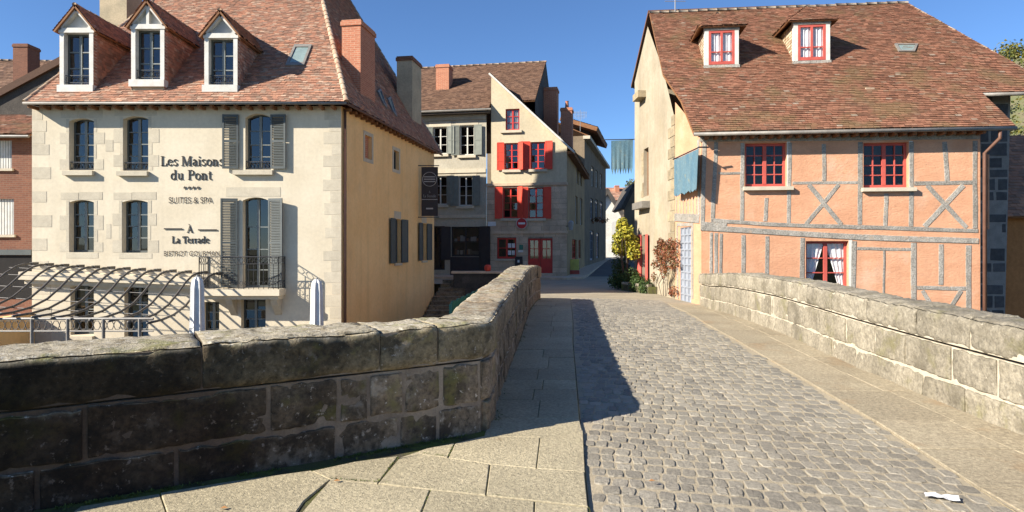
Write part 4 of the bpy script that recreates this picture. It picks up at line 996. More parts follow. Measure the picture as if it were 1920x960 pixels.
wall(mb, SF, o_); mb.build('wall', [m_rubble_dk], sh)
b = MB(); A, B_ = SF.uv(-420, 401), SF.uv(121, 112); b.bar(SF, A, B_, .3, -6, .15); b.build('verge_roof', [m_tile_brown], sh)
tr = thing('tiled_house', (-34, 40, -3.3), 'house with long brown tile roof and dark chimney behind the stone gable', 'building')
TF = Fr(0, 40, 0); e0, e1 = TF.p(*TF.uv(-500, 175)), TF.p(*TF.uv(200, 178)); r0, r1 = at(-500, 104, 43), at(200, 117, 43)
roof_slope(tr, [e0, e1, r1, r0], m_tile_brown, .25, .2); caps(tr, r0, r1, m_ridge, .5, .14)
mb = MB(); a = TF.R(-500, 175, 200, 700); mb.box(TF, a[0], a[1], a[2], a[3] - .1, -3, -.3); mb.build('wall', [m_rubble_dk], tr)
a = TF.R(34, 102, 61, 150); chimney(tr, Fr(0, 38.5, 0), a[0] * .96, a[1] * .96, -.5, .5, a[2] - 1.2, a[3], m_brick_dk, cap=m_brick_dk)

# ------------------------------------------------------------------ centre: grey house and house with red shutters
SA = math.atan2(-.18, 1)
CF = Fr(3.18, 37.0, SA)
ZB_ = -.15
def cw(x0, y0, x1, y1): return CF.R(x0, y0, x1, y1)
grey = thing('grey_house', tuple(CF.p(-7, ZB_, -3)), 'grey stone house with sage shutters and a dark bookshop front', 'building')
uS, uE = CF.uv(700, 400)[0], CF.uv(912, 400)[0]; vE = CF.uv(860, 209)[1]
gw_ = [(812, 238, 838, 289), (862, 235, 889, 291), (812, 330, 838, 384), (860, 330, 886, 386)]
gops = [cw(*q) + (0,) for q in gw_] + [cw(812, 424, 834, 506) + (0,), cw(846, 425, 899, 481) + (0,)]
uG = CF.uv(921, 300)[0]
mb = MB(); wall(mb, CF, [(uS, ZB_ - 1), (uE, ZB_ - 1), (uE, vE), (uS, vE)], gops, .2)
mb.face([CF.p(uS, ZB_, 0), CF.p(uS, vE, 0), CF.p(uS, vE, -9), CF.p(uS, ZB_, -9)]); mb.build('wall', [m_render_gr], grey)
b = MB()
for y0, y1 in ((216, 226), (318, 325), (403, 409)):
    a = cw(760, y0, 911, y1); b = MB(); b.box(CF, uS, a[1], a[2], a[3], -.05, .07); b.build('string_course', [m_dressed], grey)
a = cw(700, 386, 911, 530); 
for i, (x0, y0, x1, y1) in enumerate(gw_):
    a = gops[i]; wo = window(grey, CF, a[0], a[1], a[2], a[3], -.16, 2, 3, m_white, m_glass, .06, .03, .08)
    b = MB(); b.box(CF, a[0] - .12, a[1] + .12, a[2] - .16, a[2] - .01, -.05, .14); b.build('sill', [m_dressed], wo)
    b = MB(); b.box(CF, a[0] - .25, a[1] + .25, a[3] + .02, a[3] + .32, -.05, .012); b.build('lintel', [m_dressed], grey)
    wd = (a[1] - a[0]) * .56
    shutter(grey, CF.p(a[0] - .01, 0, .04), CF.a, R(8), wd, a[2], a[3], m_shut_sage, -1, False, 2); shutter(grey, CF.p(a[1] + .01, 0, .04), CF.a, R(8), wd, a[2], a[3], m_shut_sage, 1, False, 2)
for k in range(2):
    a = gops[4 + k]; wo = window(grey, CF, a[0], a[1], a[2], a[3], -.14, 2, 2, m_signbd, m_glass, .08, .04, .08, name='shop_door' if k == 0 else 'shop_window')
    if k:
        for r_ in range(2):
            for j in range(9):
                x = lerp(a[0] + .15, a[1] - .15, (j + rnd(.1, .9)) / 9); z = a[2] + .12 + r_ * .75; b = MB(); h = rnd(.15, .4); b.box(CF, x - rnd(.05, .12), x + rnd(.05, .12), z, z + h, -.4, -.34)
                b.build('displayed_book', [random.choice([m_white, m_signtx, m_brick, m_curtain, m_zinc])], wo)
        b = MB(); b.box(CF, a[0] - .05, a[1] + .05, ZB_, a[2] - .02, -.05, .05); b.build('stall_riser', [m_signbd], grey)
        shutter(grey, CF.p(a[1] + .01, 0, .04), CF.a, R(20), .75, a[2] - .9, a[3], m_signbd, 1, False, 2); shutter(grey, CF.p(a[0] - .01, 0, .04), CF.a, R(12), .6, a[2] - .2, a[3], m_signbd, -1, False, 2)
ov = .55
e0, e1 = CF.p(uS, vE, ov), CF.p(uG + 2.6, vE, ov); eG = CF.p(uG - .03, vE, ov); DR = 5.2; rz = 1.62 + (465 - 118) / 1200 * 42.6 - vE
up_ = CF.n * -(DR + ov) + Vector((0, 0, rz)); kf = (ov + .12) / (DR + ov)
roof_slope(grey, [e0, eG, eG + up_, e0 + up_], m_tile_brown, .22, .15); roof_slope(grey, [eG + up_ * kf, e1 + up_ * kf, e1 + up_, eG + up_], m_tile_brown, .22, .15)
caps(grey, e0 + up_ + Vector((0, 0, .04)), e1 + up_ + Vector((0, 0, .04)), m_ridge, .45, .12)
b = MB(); G0 = e1 + up_ * kf; b.face([G0, e1 + up_, e1 + up_ - CF.n * 5 + Vector((0, 0, -5.2)), G0 - CF.n * 10]); b.face([G0, G0 - CF.n * 10, G0 - CF.n * 10 - Vector((0, 0, 8)), G0 - Vector((0, 0, 8))]); b.build('gable_wall', [m_rubble_dk], grey)
b = MB(); b.face([e0 + up_, e1 + up_, e1 + up_ - CF.n * 5 + Vector((0, 0, -5.2)), e0 + up_ - CF.n * 5 + Vector((0, 0, -5.2))]); b.build('rear_roof', [m_tile_brown], grey)
g = MB(); g.tube([e0 + Vector((0, 0, -.06)), CF.p(uG + .1, vE - .06, ov)], .07, 8); g.build('gutter', [m_zinc], grey)
b = MB(); b.box(CF, uS, uG - .05, vE - .22, vE - .05, 0, ov - .05); b.build('eaves_boarding', [m_rubble_dk], grey)
C2 = Fr(CF.p(0, 0, -2.2).x, CF.p(0, 0, -2.2).y, SA); a = C2.R(820, 124, 844, 160); chimney(grey, C2, a[0], a[1], -.6, .3, a[2] - 1.5, a[3], m_brick)

redh = thing('red_shutter_house', tuple(CF.p(-2.5, ZB_, -4)), 'corner house with bright red shutters and red double door', 'building')
ux = CF.uv(1063, 400)[0]; PK = CF.uv(921, 142); RT = CF.uv(1063, 274); uM = uG - .0
rw = [(948, 204, 974, 244), (946, 268, 972, 318), (995, 266, 1022, 317), (943, 352, 971, 409), (991, 352, 1019, 409)]
rops = [cw(*q) + (0,) for q in rw] + [cw(932, 446, 968, 485) + (0,), cw(990, 447, 1036, 512) + (0,)]
vmid = CF.uv(1000, 345)[1]
mb = MB(); wall(mb, CF, [(uG, vmid), (ux, vmid), (ux, RT[1]), (uG, PK[1])], [o for o in rops if o[2] > vmid], .2, 0, .006)
mb.build('upper_wall', [m_render_lt], redh)
mb = MB(); uE2 = CF.uv(912, 400)[0] + .004
wall(mb, CF, [(uE2, ZB_ - 1), (ux, ZB_ - 1), (ux, vmid), (uE2, vmid)], [o for o in rops if o[3] < vmid], .22, 0, 0.0)
mb.build('lower_wall', [m_mortar], redh)
# ashlar blocks of the lower storeys
nb = 0; v = ZB_; lops = [o for o in rops if o[3] < vmid]
while v < vmid - .1:
    h = min(random.choice([.3, .34, .38]), vmid - v); u = uE2
    while u < ux - .05:
        wd = min(rnd(.45, .95), ux - u)
        if ux - u - wd < .2: wd = ux - u
        segs = [(u, u + wd)]
        for o in lops:
            if o[2] - .01 < v + h and o[3] + .01 > v:
                ns = []
                for a, b_ in segs:
                    if b_ <= o[0] or a >= o[1]: ns.append((a, b_))
                    else:
                        if a < o[0] - .05: ns.append((a, o[0]))
                        if b_ > o[1] + .05: ns.append((o[1], b_))
                segs = ns
        for a, b_ in segs:
            vv0, vv1 = v, v + h
            b = MB(); b.box(CF, a + .008, b_ - .008, vv0 + .008, vv1 - .008, -.05, .012 + rnd(0, .008)); b.build('ashlar_block', [m_ashlar], redh)
        u += wd
    v += h
for v_ in (346, 436):
    a = cw(912, v_ - 3, 1063, v_ + 2); b = MB(); b.box(CF, uE2, ux + .05, a[2], a[3], -.05, .09); b.build('string_course', [m_ashlar], redh)
for i, q in enumerate(rw):
    a = rops[i]; wo = window(redh, CF, a[0], a[1], a[2], a[3], -.14, 2, 4 if i else 3, m_red, m_glass, .06, .03, .08, curtain=(i == 0))
    b = MB(); b.box(CF, a[0] - (.3 if i == 0 else .12), a[1] + .15, a[2] - .16, a[2] - .01, -.05, .13); b.build('sill', [m_dressed], wo)
    if i:
        wd = (a[1] - a[0]) * .52
        shutter(redh, CF.p(a[0] - .01, 0, .045), CF.a, R(5), wd, a[2] - .03, a[3] + .03, m_red_or, -1, False, 3); shutter(redh, CF.p(a[1] + .01, 0, .045), CF.a, R(5 if i % 2 == 0 else 40), wd, a[2] - .03, a[3] + .03, m_red_or, 1, False, 3)
a = rops[5]; wo = window(redh, CF, a[0], a[1], a[2], a[3], -.1, 2, 2, m_red, m_glass, .09, .04, .1); b = MB(); b.box(CF, a[0] - .12, a[1] + .12, a[2] - .12, a[2] - .01, -.05, .12); b.build('sill', [m_dressed], wo)
for k in range(4):
    b = MB(); x = lerp(a[0], a[1], .56 + .2 * (k % 2)); z = lerp(a[2], a[3], .18 + .34 * (k // 2)); b.box(CF, x, x + .19, z, z + .26, -.09, -.085); b.build('notice', [m_trwhite], wo)
a = rops[6]; b = MB(); um = (a[0] + a[1]) / 2
for s0, s1 in ((a[0], um - .01), (um + .01, a[1])):
    b = MB(); b.box(CF, s0, s1, a[2], lerp(a[2], a[3], .42), -.14, -.08); b.box(CF, s0, s0 + .12, lerp(a[2], a[3], .42), a[3], -.14, -.08); b.box(CF, s1 - .12, s1, lerp(a[2], a[3], .42), a[3], -.14, -.08); b.box(CF, s0 + .12, s1 - .12, a[3] - .12, a[3], -.14, -.08)
    xm = (s0 + s1) / 2; b.box(CF, xm - .02, xm + .02, lerp(a[2], a[3], .42), a[3] - .12, -.13, -.09); z = lerp(a[2], a[3], .7); b.box(CF, s0 + .12, s1 - .12, z - .02, z + .02, -.13, -.09)
    dl = b.build('door_leaf', [m_red], redh)
    g = MB(); g.face([CF.p(s0 + .12, lerp(a[2], a[3], .42), -.12), CF.p(s1 - .12, lerp(a[2], a[3], .42), -.12), CF.p(s1 - .12, a[3] - .12, -.12), CF.p(s0 + .12, a[3] - .12, -.12)]); g.build('pane', [m_glass], dl)
b = MB(); b.box(CF, a[0] - .2, a[1] + .2, ZB_ - .3, a[2] - .005, -.2, .35); b.build('door_step', [m_ashlar], redh)
# its mono-pitch roof, side wall along the street
CS = Fr(CF.p(ux, 0).x, CF.p(ux, 0).y, math.atan2(1, .187)); SL1 = 14.0
e0 = CF.p(ux + .45, RT[1] - .33, .35); pk = CF.p(uG - .05, PK[1] + .1, .35); bk = CS.e * 13.5
roof_slope(redh, [e0, e0 + bk, pk + bk, pk], m_tile_brown, .22, .15)
b = MB(); b.bar(CF, (uG - .05, PK[1] + .04), (ux + .45, RT[1] - .4), .10, -.1, .42); b.build('verge_board', [m_white], redh)
sops2 = [CS.R(*q) + (0,) for q in ((1081, 292, 1085, 345), (1087, 300, 1091, 348), (1079, 368, 1083, 420), (1088, 372, 1092, 422), (1073, 449, 1081, 486), (1085, 450, 1089, 484))]
vs1 = RT[1] - .3
mb = MB(); wall(mb, CS, [(0, -1), (SL1, -1), (SL1, vs1), (0, vs1)], sops2, .2); mb.build('side_wall', [m_side], redh)
for k, a in enumerate(sops2): window(redh, CS, a[0], a[1], a[2], a[3], -.14, 2, 3, m_red if k > 3 else m_white, m_glass, .06, .03, .06)
b = MB(); b.box(CS, 0, SL1, vs1 - .15, vs1, 0, .4); b.build('side_eaves', [m_wood], redh)
C3 = Fr(CF.p(0, 0, -4.5).x, CF.p(0, 0, -4.5).y, SA); a = C3.R(1014, 168, 1046, 225); chimney(redh, C3, a[0], a[1], -.5, .5, a[2] - 1.5, a[3], m_brick, pots=0)
a = C3.R(1049, 207, 1070, 240); chimney(redh, Fr(C3.o.x, C3.o.y - 1.2, SA), a[0] * .97, a[1] * .97, -.5, .4, a[2] - 1.5, a[3] - .2, m_brick, pots=1)
def antenna(px, Y, y0, y1, label):
    p, q = at(px, y1, Y), at(px, y0, Y); o = thing('antenna', tuple(p), label, 'antenna', 'rooftop antennas'); b = MB(); b.tube([p, q], .02, 5); b.build('mast', [m_steel], o)
    b = MB(); L = (q - p).z
    for k in range(4):
        for s in (-1, 1): b.tube([q + Vector((s * .12 * (k + 1), 0, -.12)), q + Vector((s * .12 * (k + 1), 0, -.12 - L * .35 + .05 * k))], .012, 4)
    b.tube([q + Vector((-.55, 0, -.25)), q + Vector((.55, 0, -.25))], .014, 4); b.tube([q + Vector((-.4, 0, -.5)), q + Vector((.4, 0, -.5))], .012, 4); b.build('aerial', [m_steel], o)
antenna(1003, 43, 136, 190, 'branching television antenna beside the dark stone gable')
antenna(1266, 24.6, -22, 22, 'television antenna on the ridge of the half-timbered house')
antenna(1088, 52, 206, 250, 'small television antenna above the far street roofs')
# sign boards and small things at the corner house
def disc(fr, u, v, w0, w1, r, n=24):
    b = MB(); p = [(u + r * math.cos(2 * math.pi * k / n), v + r * math.sin(2 * math.pi * k / n)) for k in range(n)]; b.prism([fr.p(x, y_, w0) for x, y_ in p], [fr.p(x, y_, w1) for x, y_ in p]); return b
c = CF.uv(978, 419, .25); sg = thing('no_entry_sign', tuple(CF.p(c[0], c[1] - .35, .2)), 'round red no entry sign on the wall above the red door', 'sign')
disc(CF, c[0], c[1], .2, .22, .33).build('rim', [m_trwhite], sg); disc(CF, c[0], c[1], .221, .235, .30).build('disc', [m_trred], sg); b = MB(); b.box(CF, c[0] - .2, c[0] + .2, c[1] - .05, c[1] + .06, .236, .245); b.build('bar', [m_trwhite], sg)
b = MB(); b.tube([CF.p(c[0], c[1], 0), CF.p(c[0], c[1], .21)], .03, 6); b.build('bracket', [m_steel], sg)
a = cw(915, 416, 930, 424); b = MB(); b.box(CF, a[0], a[1], a[2], a[3], .03, .05); tag(b.build('street_name_plate', [m_trwhite]), 'small pale street name plate left of the no entry sign', 'sign')
mbx = thing('letter_box', tuple(CF.p(CF.uv(973, 492)[0], ZB_ + .8, .2)), 'dark letter box under white plate between red window and red door', 'letter box')
a = cw(967, 481, 980, 492); b = MB(); b.box(CF, a[0], a[1], a[2] - .2, a[3], .03, .25); b.build('box', [m_signbd], mbx); b = MB(); b.box(CF, a[0] + .15, a[0] + .27, a[2], a[2] + .15, .251, .256); b.build('label_plate', [m_trwhite], mbx)
a = cw(972, 469, 981, 473); b = MB(); b.box(CF, a[0], a[1], a[2], a[3], .03, .045); tag(b.build('house_plate', [m_trwhite]), 'small white plate above the letter box', 'sign')
a = cw(974, 459, 981, 468); b = MB(); b.box(CF, a[0], a[1], a[2], a[3], .03, .045); tag(b.build('menu_board', [m_green]), 'small dark green notice board between red window and red door', 'sign')
pl = thing('wall_lantern', tuple(CF.p(ux, CF.uv(1062, 430)[1], .1)), 'small grey lantern on the corner of the red shutter house', 'lamp')
p = CF.p(ux + .25, CF.uv(1062, 424)[1], .3); b = MB(); b.tube([p + Vector((0, 0, -.25)), p + Vector((0, 0, .2)), p + Vector((0, 0, .32))], [.1, .17, .04], 6); b.build('lamp_head', [m_steel], pl); b = MB(); b.tube([CF.p(ux - .05, p.z, 0), p], .025, 5); b.build('bracket', [m_iron], pl)
p = gnd(1077, 517); b_ = thing('pavement_board', tuple(p), 'small yellow notice board standing on the pavement at the house corner', 'sign')
f = Fr(p.x, p.y, SA); b = MB(); b.box(f, -.28, .28, .35 + p.z, 1.0 + p.z, -.03, .0); b.build('panel', [m_yellow], b_); b = MB(); b.box(f, -.3, .3, p.z, .33 + p.z, -.2, .1); b.build('planter_base', [m_pink], b_)
# raised pavement at the corner
kb = MB(); k0 = [CF.p(uS, 0, .02), CF.p(uS, 0, 2.2), CF.p(ux + .2, 0, 2.2), CF.p(ux + 1.0, 0, 1.2), CS.p(2, 0, 1.1), CS.p(40, 0, 1.3), CS.p(40, 0, .0), CF.p(ux, 0, .02)]
kb.prism([Vector((p.x, p.y, zg(p.x, p.y) - .3)) for p in k0], [Vector((p.x, p.y, zg(p.x, p.y) + .1)) for p in k0]); kb.build('corner_pavement', [m_ashlar], kind='structure')

# ------------------------------------------------------------------ street behind
row = thing('grey_row_house', tuple(CS.p(20, 0)), 'tall grey row house with pale shutters beyond the red shutter house', 'building')
q0 = CS.p(SL1, 0); RF = Fr(q0.x, q0.y, math.atan2(.973, .229)); RL = 19.6; rz_ = RF.uv(1101, 262)[1]
ro = [RF.R(*q) + (0,) for q in ((1109, 312, 1113, 350), (1117, 320, 1121, 352), (1125, 326, 1129, 354), (1107, 372, 1112, 412), (1116, 374, 1121, 412), (1125, 378, 1130, 413), (1106, 432, 1113, 488), (1118, 436, 1123, 484))]
mb = MB(); wall(mb, RF, [(0, -1), (RL, -1), (RL, rz_), (0, rz_)], ro, .2); mb.face([RF.p(RL, -1, 0), RF.p(RL, rz_, 0), RF.p(RL, rz_, -8), RF.p(RL, -1, -8)]); mb.face([RF.p(0, -1, 0), RF.p(0, rz_, 0), RF.p(0, rz_, -8), RF.p(0, -1, -8)]); mb.build('wall', [m_house_st], row)
for k, a in enumerate(ro): window(row, RF, a[0], a[1], a[2], a[3], -.14, 2, 3, m_blue_door if k > 2 else m_white, m_glass, .12, .03, .08)
for k in range(3):
    a = ro[3 + k]; tag(leaves('window_box_flowers', row, m_leaf_r, [(RF.p((a[0] + a[1]) / 2, a[2], .2), (.7, .7, .3))], 60, .22, 1, 90 + k), kind='stuff')
b = MB(); b.box(RF, -.1, RL + .1, rz_ - .25, rz_, -.1, .45); b.build('cornice', [m_dressed], row)
e0, e1 = RF.p(0, rz_, .4), RF.p(RL, rz_, .4); up_ = -RF.n * 4.4 + Vector((0, 0, 2.0)); roof_slope(row, [e0, e1, e1 + up_, e0 + up_], m_tile_brown, .4, .3)
d0 = RF.uv(1108, 262, -.5); d1 = RF.uv(1131, 250, -.5)
dm = MB(); a0 = RF.p(7, rz_ + .2, -.2); dm.box(RF, 6, 13, rz_ + .1, rz_ + 1.6, -3.5, -.3); dd = dm.build('roof_dormer', [m_rubble_dk], row)
e0, e1 = RF.p(4.5, rz_ + 1.5, .6), RF.p(14.5, rz_ + 1.5, .6); up_ = -RF.n * 3.2 + Vector((0, 0, 1.1)); roof_slope(dd, [e0, e1, e1 + up_, e0 + up_], m_tile_brown, .4, .3, deck=.35)
wh = thing('white_house', (12.5, 86, .4), 'white gabled house at the far end of the street', 'building')
WF = Fr(0, 86, 0); mb = MB(); wall(mb, WF, [WF.uv(1112, 500), WF.uv(1164, 500), WF.uv(1164, 398), WF.uv(1138, 358), WF.uv(1112, 398)]); mb.build('wall', [m_white_wall], wh)
b = MB(); b.bar(WF, WF.uv(1136, 355), WF.uv(1167, 403), .5, -9, .5); b.bar(WF, WF.uv(1140, 355), WF.uv(1108, 403), .5, -9, .45); b.build('roof', [m_rubble_dk], wh)
b = MB(); a = WF.R(1146, 415, 1155, 452); b.box(WF, a[0], a[1], a[2], a[3], -.1, .05); b.build('door_panel', [m_white], wh)
rb = thing('red_roof_house', (17, 105, .4), 'distant house with red tile roof at the end of the street', 'building')
XF = Fr(0, 104, 0); mb = MB(); a = XF.R(1146, 374, 1215, 500); mb.box(XF, a[0], a[1], a[2], a[3], -6, 0); mb.build('wall', [m_house_st], rb)
e0, e1 = XF.p(*XF.uv(1142, 376), .4), XF.p(*XF.uv(1220, 372), .4); up_ = Vector((0, 6, 2.6)); roof_slope(rb, [e0, e1, e1 + up_, e0 + up_], m_tile_new, .5, .4)
a = XF.R(1160, 344, 1168, 362); chimney(rb, Fr(0, 108, 0), a[0], a[1], -.5, .5, a[2] - 1, a[3], m_brick)
gg = thing('stone_outhouse', (15, 70, .3), 'narrow brown stone house with steep roof behind the cream tower house', 'building')
YF = Fr(0, 70, 0); mb = MB(); wall(mb, YF, [YF.uv(1170, 500), YF.uv(1225, 500), YF.uv(1225, 330), YF.uv(1186, 352), YF.uv(1170, 385)]); mb.build('wall', [m_house_st], gg)
b = MB(); b.bar(YF, YF.uv(1166, 392), YF.uv(1190, 345), .4, -6, .4); b.build('roof', [m_rubble_dk], gg)

# ------------------------------------------------------------------ half-timbered house on the right
TA = math.atan2(-.85, 7.6)
TF_ = Fr(5.6, 18.9, TA)
th_ = thing('half_timbered_house', (9.5, 21, -3), 'apricot half-timbered house with steep old tile roof and two dormers', 'building')
tU0, tU1 = TF_.uv(1316, 400)[0], TF_.uv(1838, 400)[0]; tV = TF_.uv(1500, 252)[1] - .02
TW = [(1397, 268, 1475, 350), (1619, 267, 1704, 352), (1511, 452, 1591, 545)]
tops = [TF_.R(*q) + (0,) for q in TW]
mb = MB(); wall(mb, TF_, [(tU0, GB), (tU1, GB), (tU1, tV), (tU0, tV)], tops, .22)
mb.face([TF_.p(tU1, GB, 0), TF_.p(tU1, tV, 0), TF_.p(tU1, tV, -7), TF_.p(tU1, GB, -7)]); mb.face([TF_.p(tU0, tV - .02, -.3), TF_.p(tU1, tV - .02, -.3), TF_.p(tU1, tV - .02, -7), TF_.p(tU0, tV - .02, -7)])
mb.build('wall', [m_orange], th_)
def timber(pts, wpx, w1=.016):
    w1 *= .55
    uv = [TF_.uv(x, y_) for x, y_ in pts]; wd = wpx / FPX * 17.0
    for a, b_ in zip(uv, uv[1:]):
        b = MB(); n = 4; L = math.hypot(b_[0] - a[0], b_[1] - a[1]); nx, ny = -(b_[1] - a[1]) / L, (b_[0] - a[0]) / L
        prev = None; w1r = w1 + rnd(0, .006); vs = []; fs = []
        for k in range(n + 1):
            t = k / n; j = rnd(-.007, .007); e = wd / 2 * rnd(.94, 1.07); x, y_ = lerp(a[0], b_[0], t) + nx * j, lerp(a[1], b_[1], t) + ny * j
            vs += [TF_.p(x - nx * e, y_ - ny * e, -.03), TF_.p(x - nx * e, y_ - ny * e, w1r - .004), TF_.p(x - nx * (e - .012), y_ - ny * (e - .012), w1r), TF_.p(x + nx * (e - .012), y_ + ny * (e - .012), w1r), TF_.p(x + nx * e, y_ + ny * e, w1r - .004), TF_.p(x + nx * e, y_ + ny * e, -.03)]
        for k in range(n):
            for q in range(5): fs.append((k * 6 + q, k * 6 + q + 1, k * 6 + 7 + q, k * 6 + 6 + q))
        fs += [(0, 1, 2, 3, 4, 5), tuple(n * 6 + q for q in range(6))]
        b.mesh(vs, fs); b.build('timber', [m_timber], th_)
H1 = lambda x: interp(x, [1316, 1450, 1612, 1833], [413, 421, 426, 433]); H2 = lambda x: interp(x, [1316, 1620, 1833], [428, 445, 452])
for x0, y0, x1, y1, w_ in [(1321, 264, 1317, 424, 8), (1343, 266, 1336, 409, 8), (1392, 268, 1391, 413, 8), (1437, 371, 1435, 415, 8), (1481, 268, 1479, 418, 8), (1545, 270, 1545, 339, 8), (1613, 266, 1612, 421, 9),
                           (1347, 325, 1387, 325, 5), (1486, 343, 1608, 342, 6), (1709, 266, 1708, 424, 9), (1662, 363, 1660, 423, 8), (1771, 266, 1776, 339, 9), (1714, 344, 1823, 342, 8), (1828, 264, 1828, 428, 9),
                           (1334, 436, 1333, 560, 6), (1343, 437, 1342, 560, 7), (1352, 438, 1351, 560, 6), (1394, 441, 1394, 560, 9), (1439, 443, 1437, 560, 8), (1505, 446, 1502, 580, 9), (1443, 521, 1500, 527, 8),
                           (1601, 452, 1598, 600, 9), (1607, 466, 1707, 468, 6), (1658, 470, 1656, 566, 4), (1713, 455, 1713, 610, 10), (1764, 458, 1764, 534, 9), (1719, 539, 1810, 541, 8), (1816, 460, 1816, 640, 10), (1605, 569, 1708, 573, 6)]:
    timber([(x0, y0), (x1, y1)], w_)
timber([(1516, 346), (1577, 421)], 9, .020); timber([(1573, 346), (1511, 421)], 8, .012); timber([(1738, 347), (1812, 427)], 9, .012); timber([(1806, 347), (1733, 425)], 10, .020)
timber([(1729, 545), (1762, 598)], 8, .013); timber([(1802, 545), (1768, 598)], 8, .019)
timber([(1333, 413), (1450, 421), (1612, 426), (1833, 433)], 8, .024); timber([(1314, 427), (1620, 445), (1834, 452)], 11, .034); timber([(1312, 261), (1836, 256)], 11, .03); timber([(1316, 421), (1362, 424)], 12, .02)
for i, a in enumerate(tops):
    wo = window(th_, TF_, a[0], a[1], a[2], a[3], -.17, 4 if i < 2 else 2, 4 if i < 2 else 3, m_pink, m_glass_c, .07, .03, .10, curtain=.75 if i == 2 else False)
    if i < 2: b = MB(); b.box(TF_, a[0] - .06, a[1] + .16, a[2] - .11, a[2] - .004, -.05, .13); b.build('sill', [m_dressed], wo)
    b = MB(); b.box(TF_, a[1] + .005, a[1] + .10, a[2], a[3] + .03, -.06, .008); b.build('reveal_board', [m_white], wo)
# roof: one steep front slope that runs lower at the front
e0 = TF_.p(tU0 - .25, tV + .05, .42); rg = Vector((5.3, 24.75, 10.65)); fe = TF_.e
NT = fe.cross(rg - e0).normalized(); NT = NT if NT.z > 0 else -NT
T = lambda x, y_: on_plane(x, y_, e0, NT)
eL, eR, k1, k2, hp, rl, n1, n2 = T(1300, 249), T(1906, 240), T(1840, 175), T(1990, 170), T(1692, -2), T(1218, 26), T(1243, 140), T(1258, 142)
k2 = k1 + fe * ((k2 - k1).dot(fe)); eR = eL + fe * ((eR - eL).dot(fe)); hp = rl + fe * ((hp - rl).dot(fe))
mid = lambda p, q, z: p.lerp(q, (z - p.z) / (q.z - p.z))
roof_slope(th_, [eL, eR, k1, n2.lerp(n2, 0) + (k1 - n2) * 0 if False else mid(eL, n2, k1.z)], m_tile_old, .17, .105)
low = mid(eL, n2, k1.z)
roof_slope(th_, [low, k2, hp, rl, n1], m_tile_old, .17, .105)
caps(th_, rl + Vector((0, 0, .03)), hp + Vector((0, 0, .03)), m_ridge_old, .36, .11)
caps(th_, k2 + Vector((0, 0, .01)), hp + Vector((0, 0, .01)), m_ridge_old, .36, .07, 'hip_tile')
b = MB(); bk0 = Vector((rl.x - .12, 27.45, 8.45)); bk1 = Vector((16, 26.2, 8.45)); b.face([rl, hp, bk1, bk0]); b.face([hp, k2, bk1]); b.build('rear_roof', [m_tile_old], th_)
g = MB(); d_ = Vector((0, -.04, -.05)); g.tube([eL + d_, eR + d_], .055, 8); g.build('gutter', [m_zinc], th_, smooth=True)
g = MB(); g.tube([k1 + d_, k2 + d_], .055, 8); g.build('gutter', [m_zinc], th_, smooth=True)
for k in range(30):
    x = lerp(tU0 + .1, tU1 - .1, k / 29); b = MB(); b.box(TF_, x - .04, x + .04, tV - .1, tV - .0, 0, .38); b.build('rafter_end', [m_wood], th_)
b = MB(); b.box(TF_, tU0 - .1, tU1 + .1, tV + .01, tV + .04, -.1, .4); b.build('soffit_board', [m_wood], th_)
p = TF_.p(tU1 + .06, 0, .1); q = TF_.p(tU1 + .28, 0, .4)
g = MB(); g.tube([Vector((q.x, q.y, tV)), Vector((q.x, q.y, tV - .25)), Vector((p.x, p.y, tV - .62)), Vector((p.x, p.y, GB))], .05, 8); g.build('downpipe', [m_pipe], th_, smooth=True)
g = MB(); p = TF_.p(tU1 + .2, 0, .02); g.tube([Vector((p.x, p.y, TF_.uv(1846, 290)[1])), Vector((p.x, p.y, TF_.uv(1846, 430)[1]))], .025, 6); g.build('conduit', [m_orange], th_)
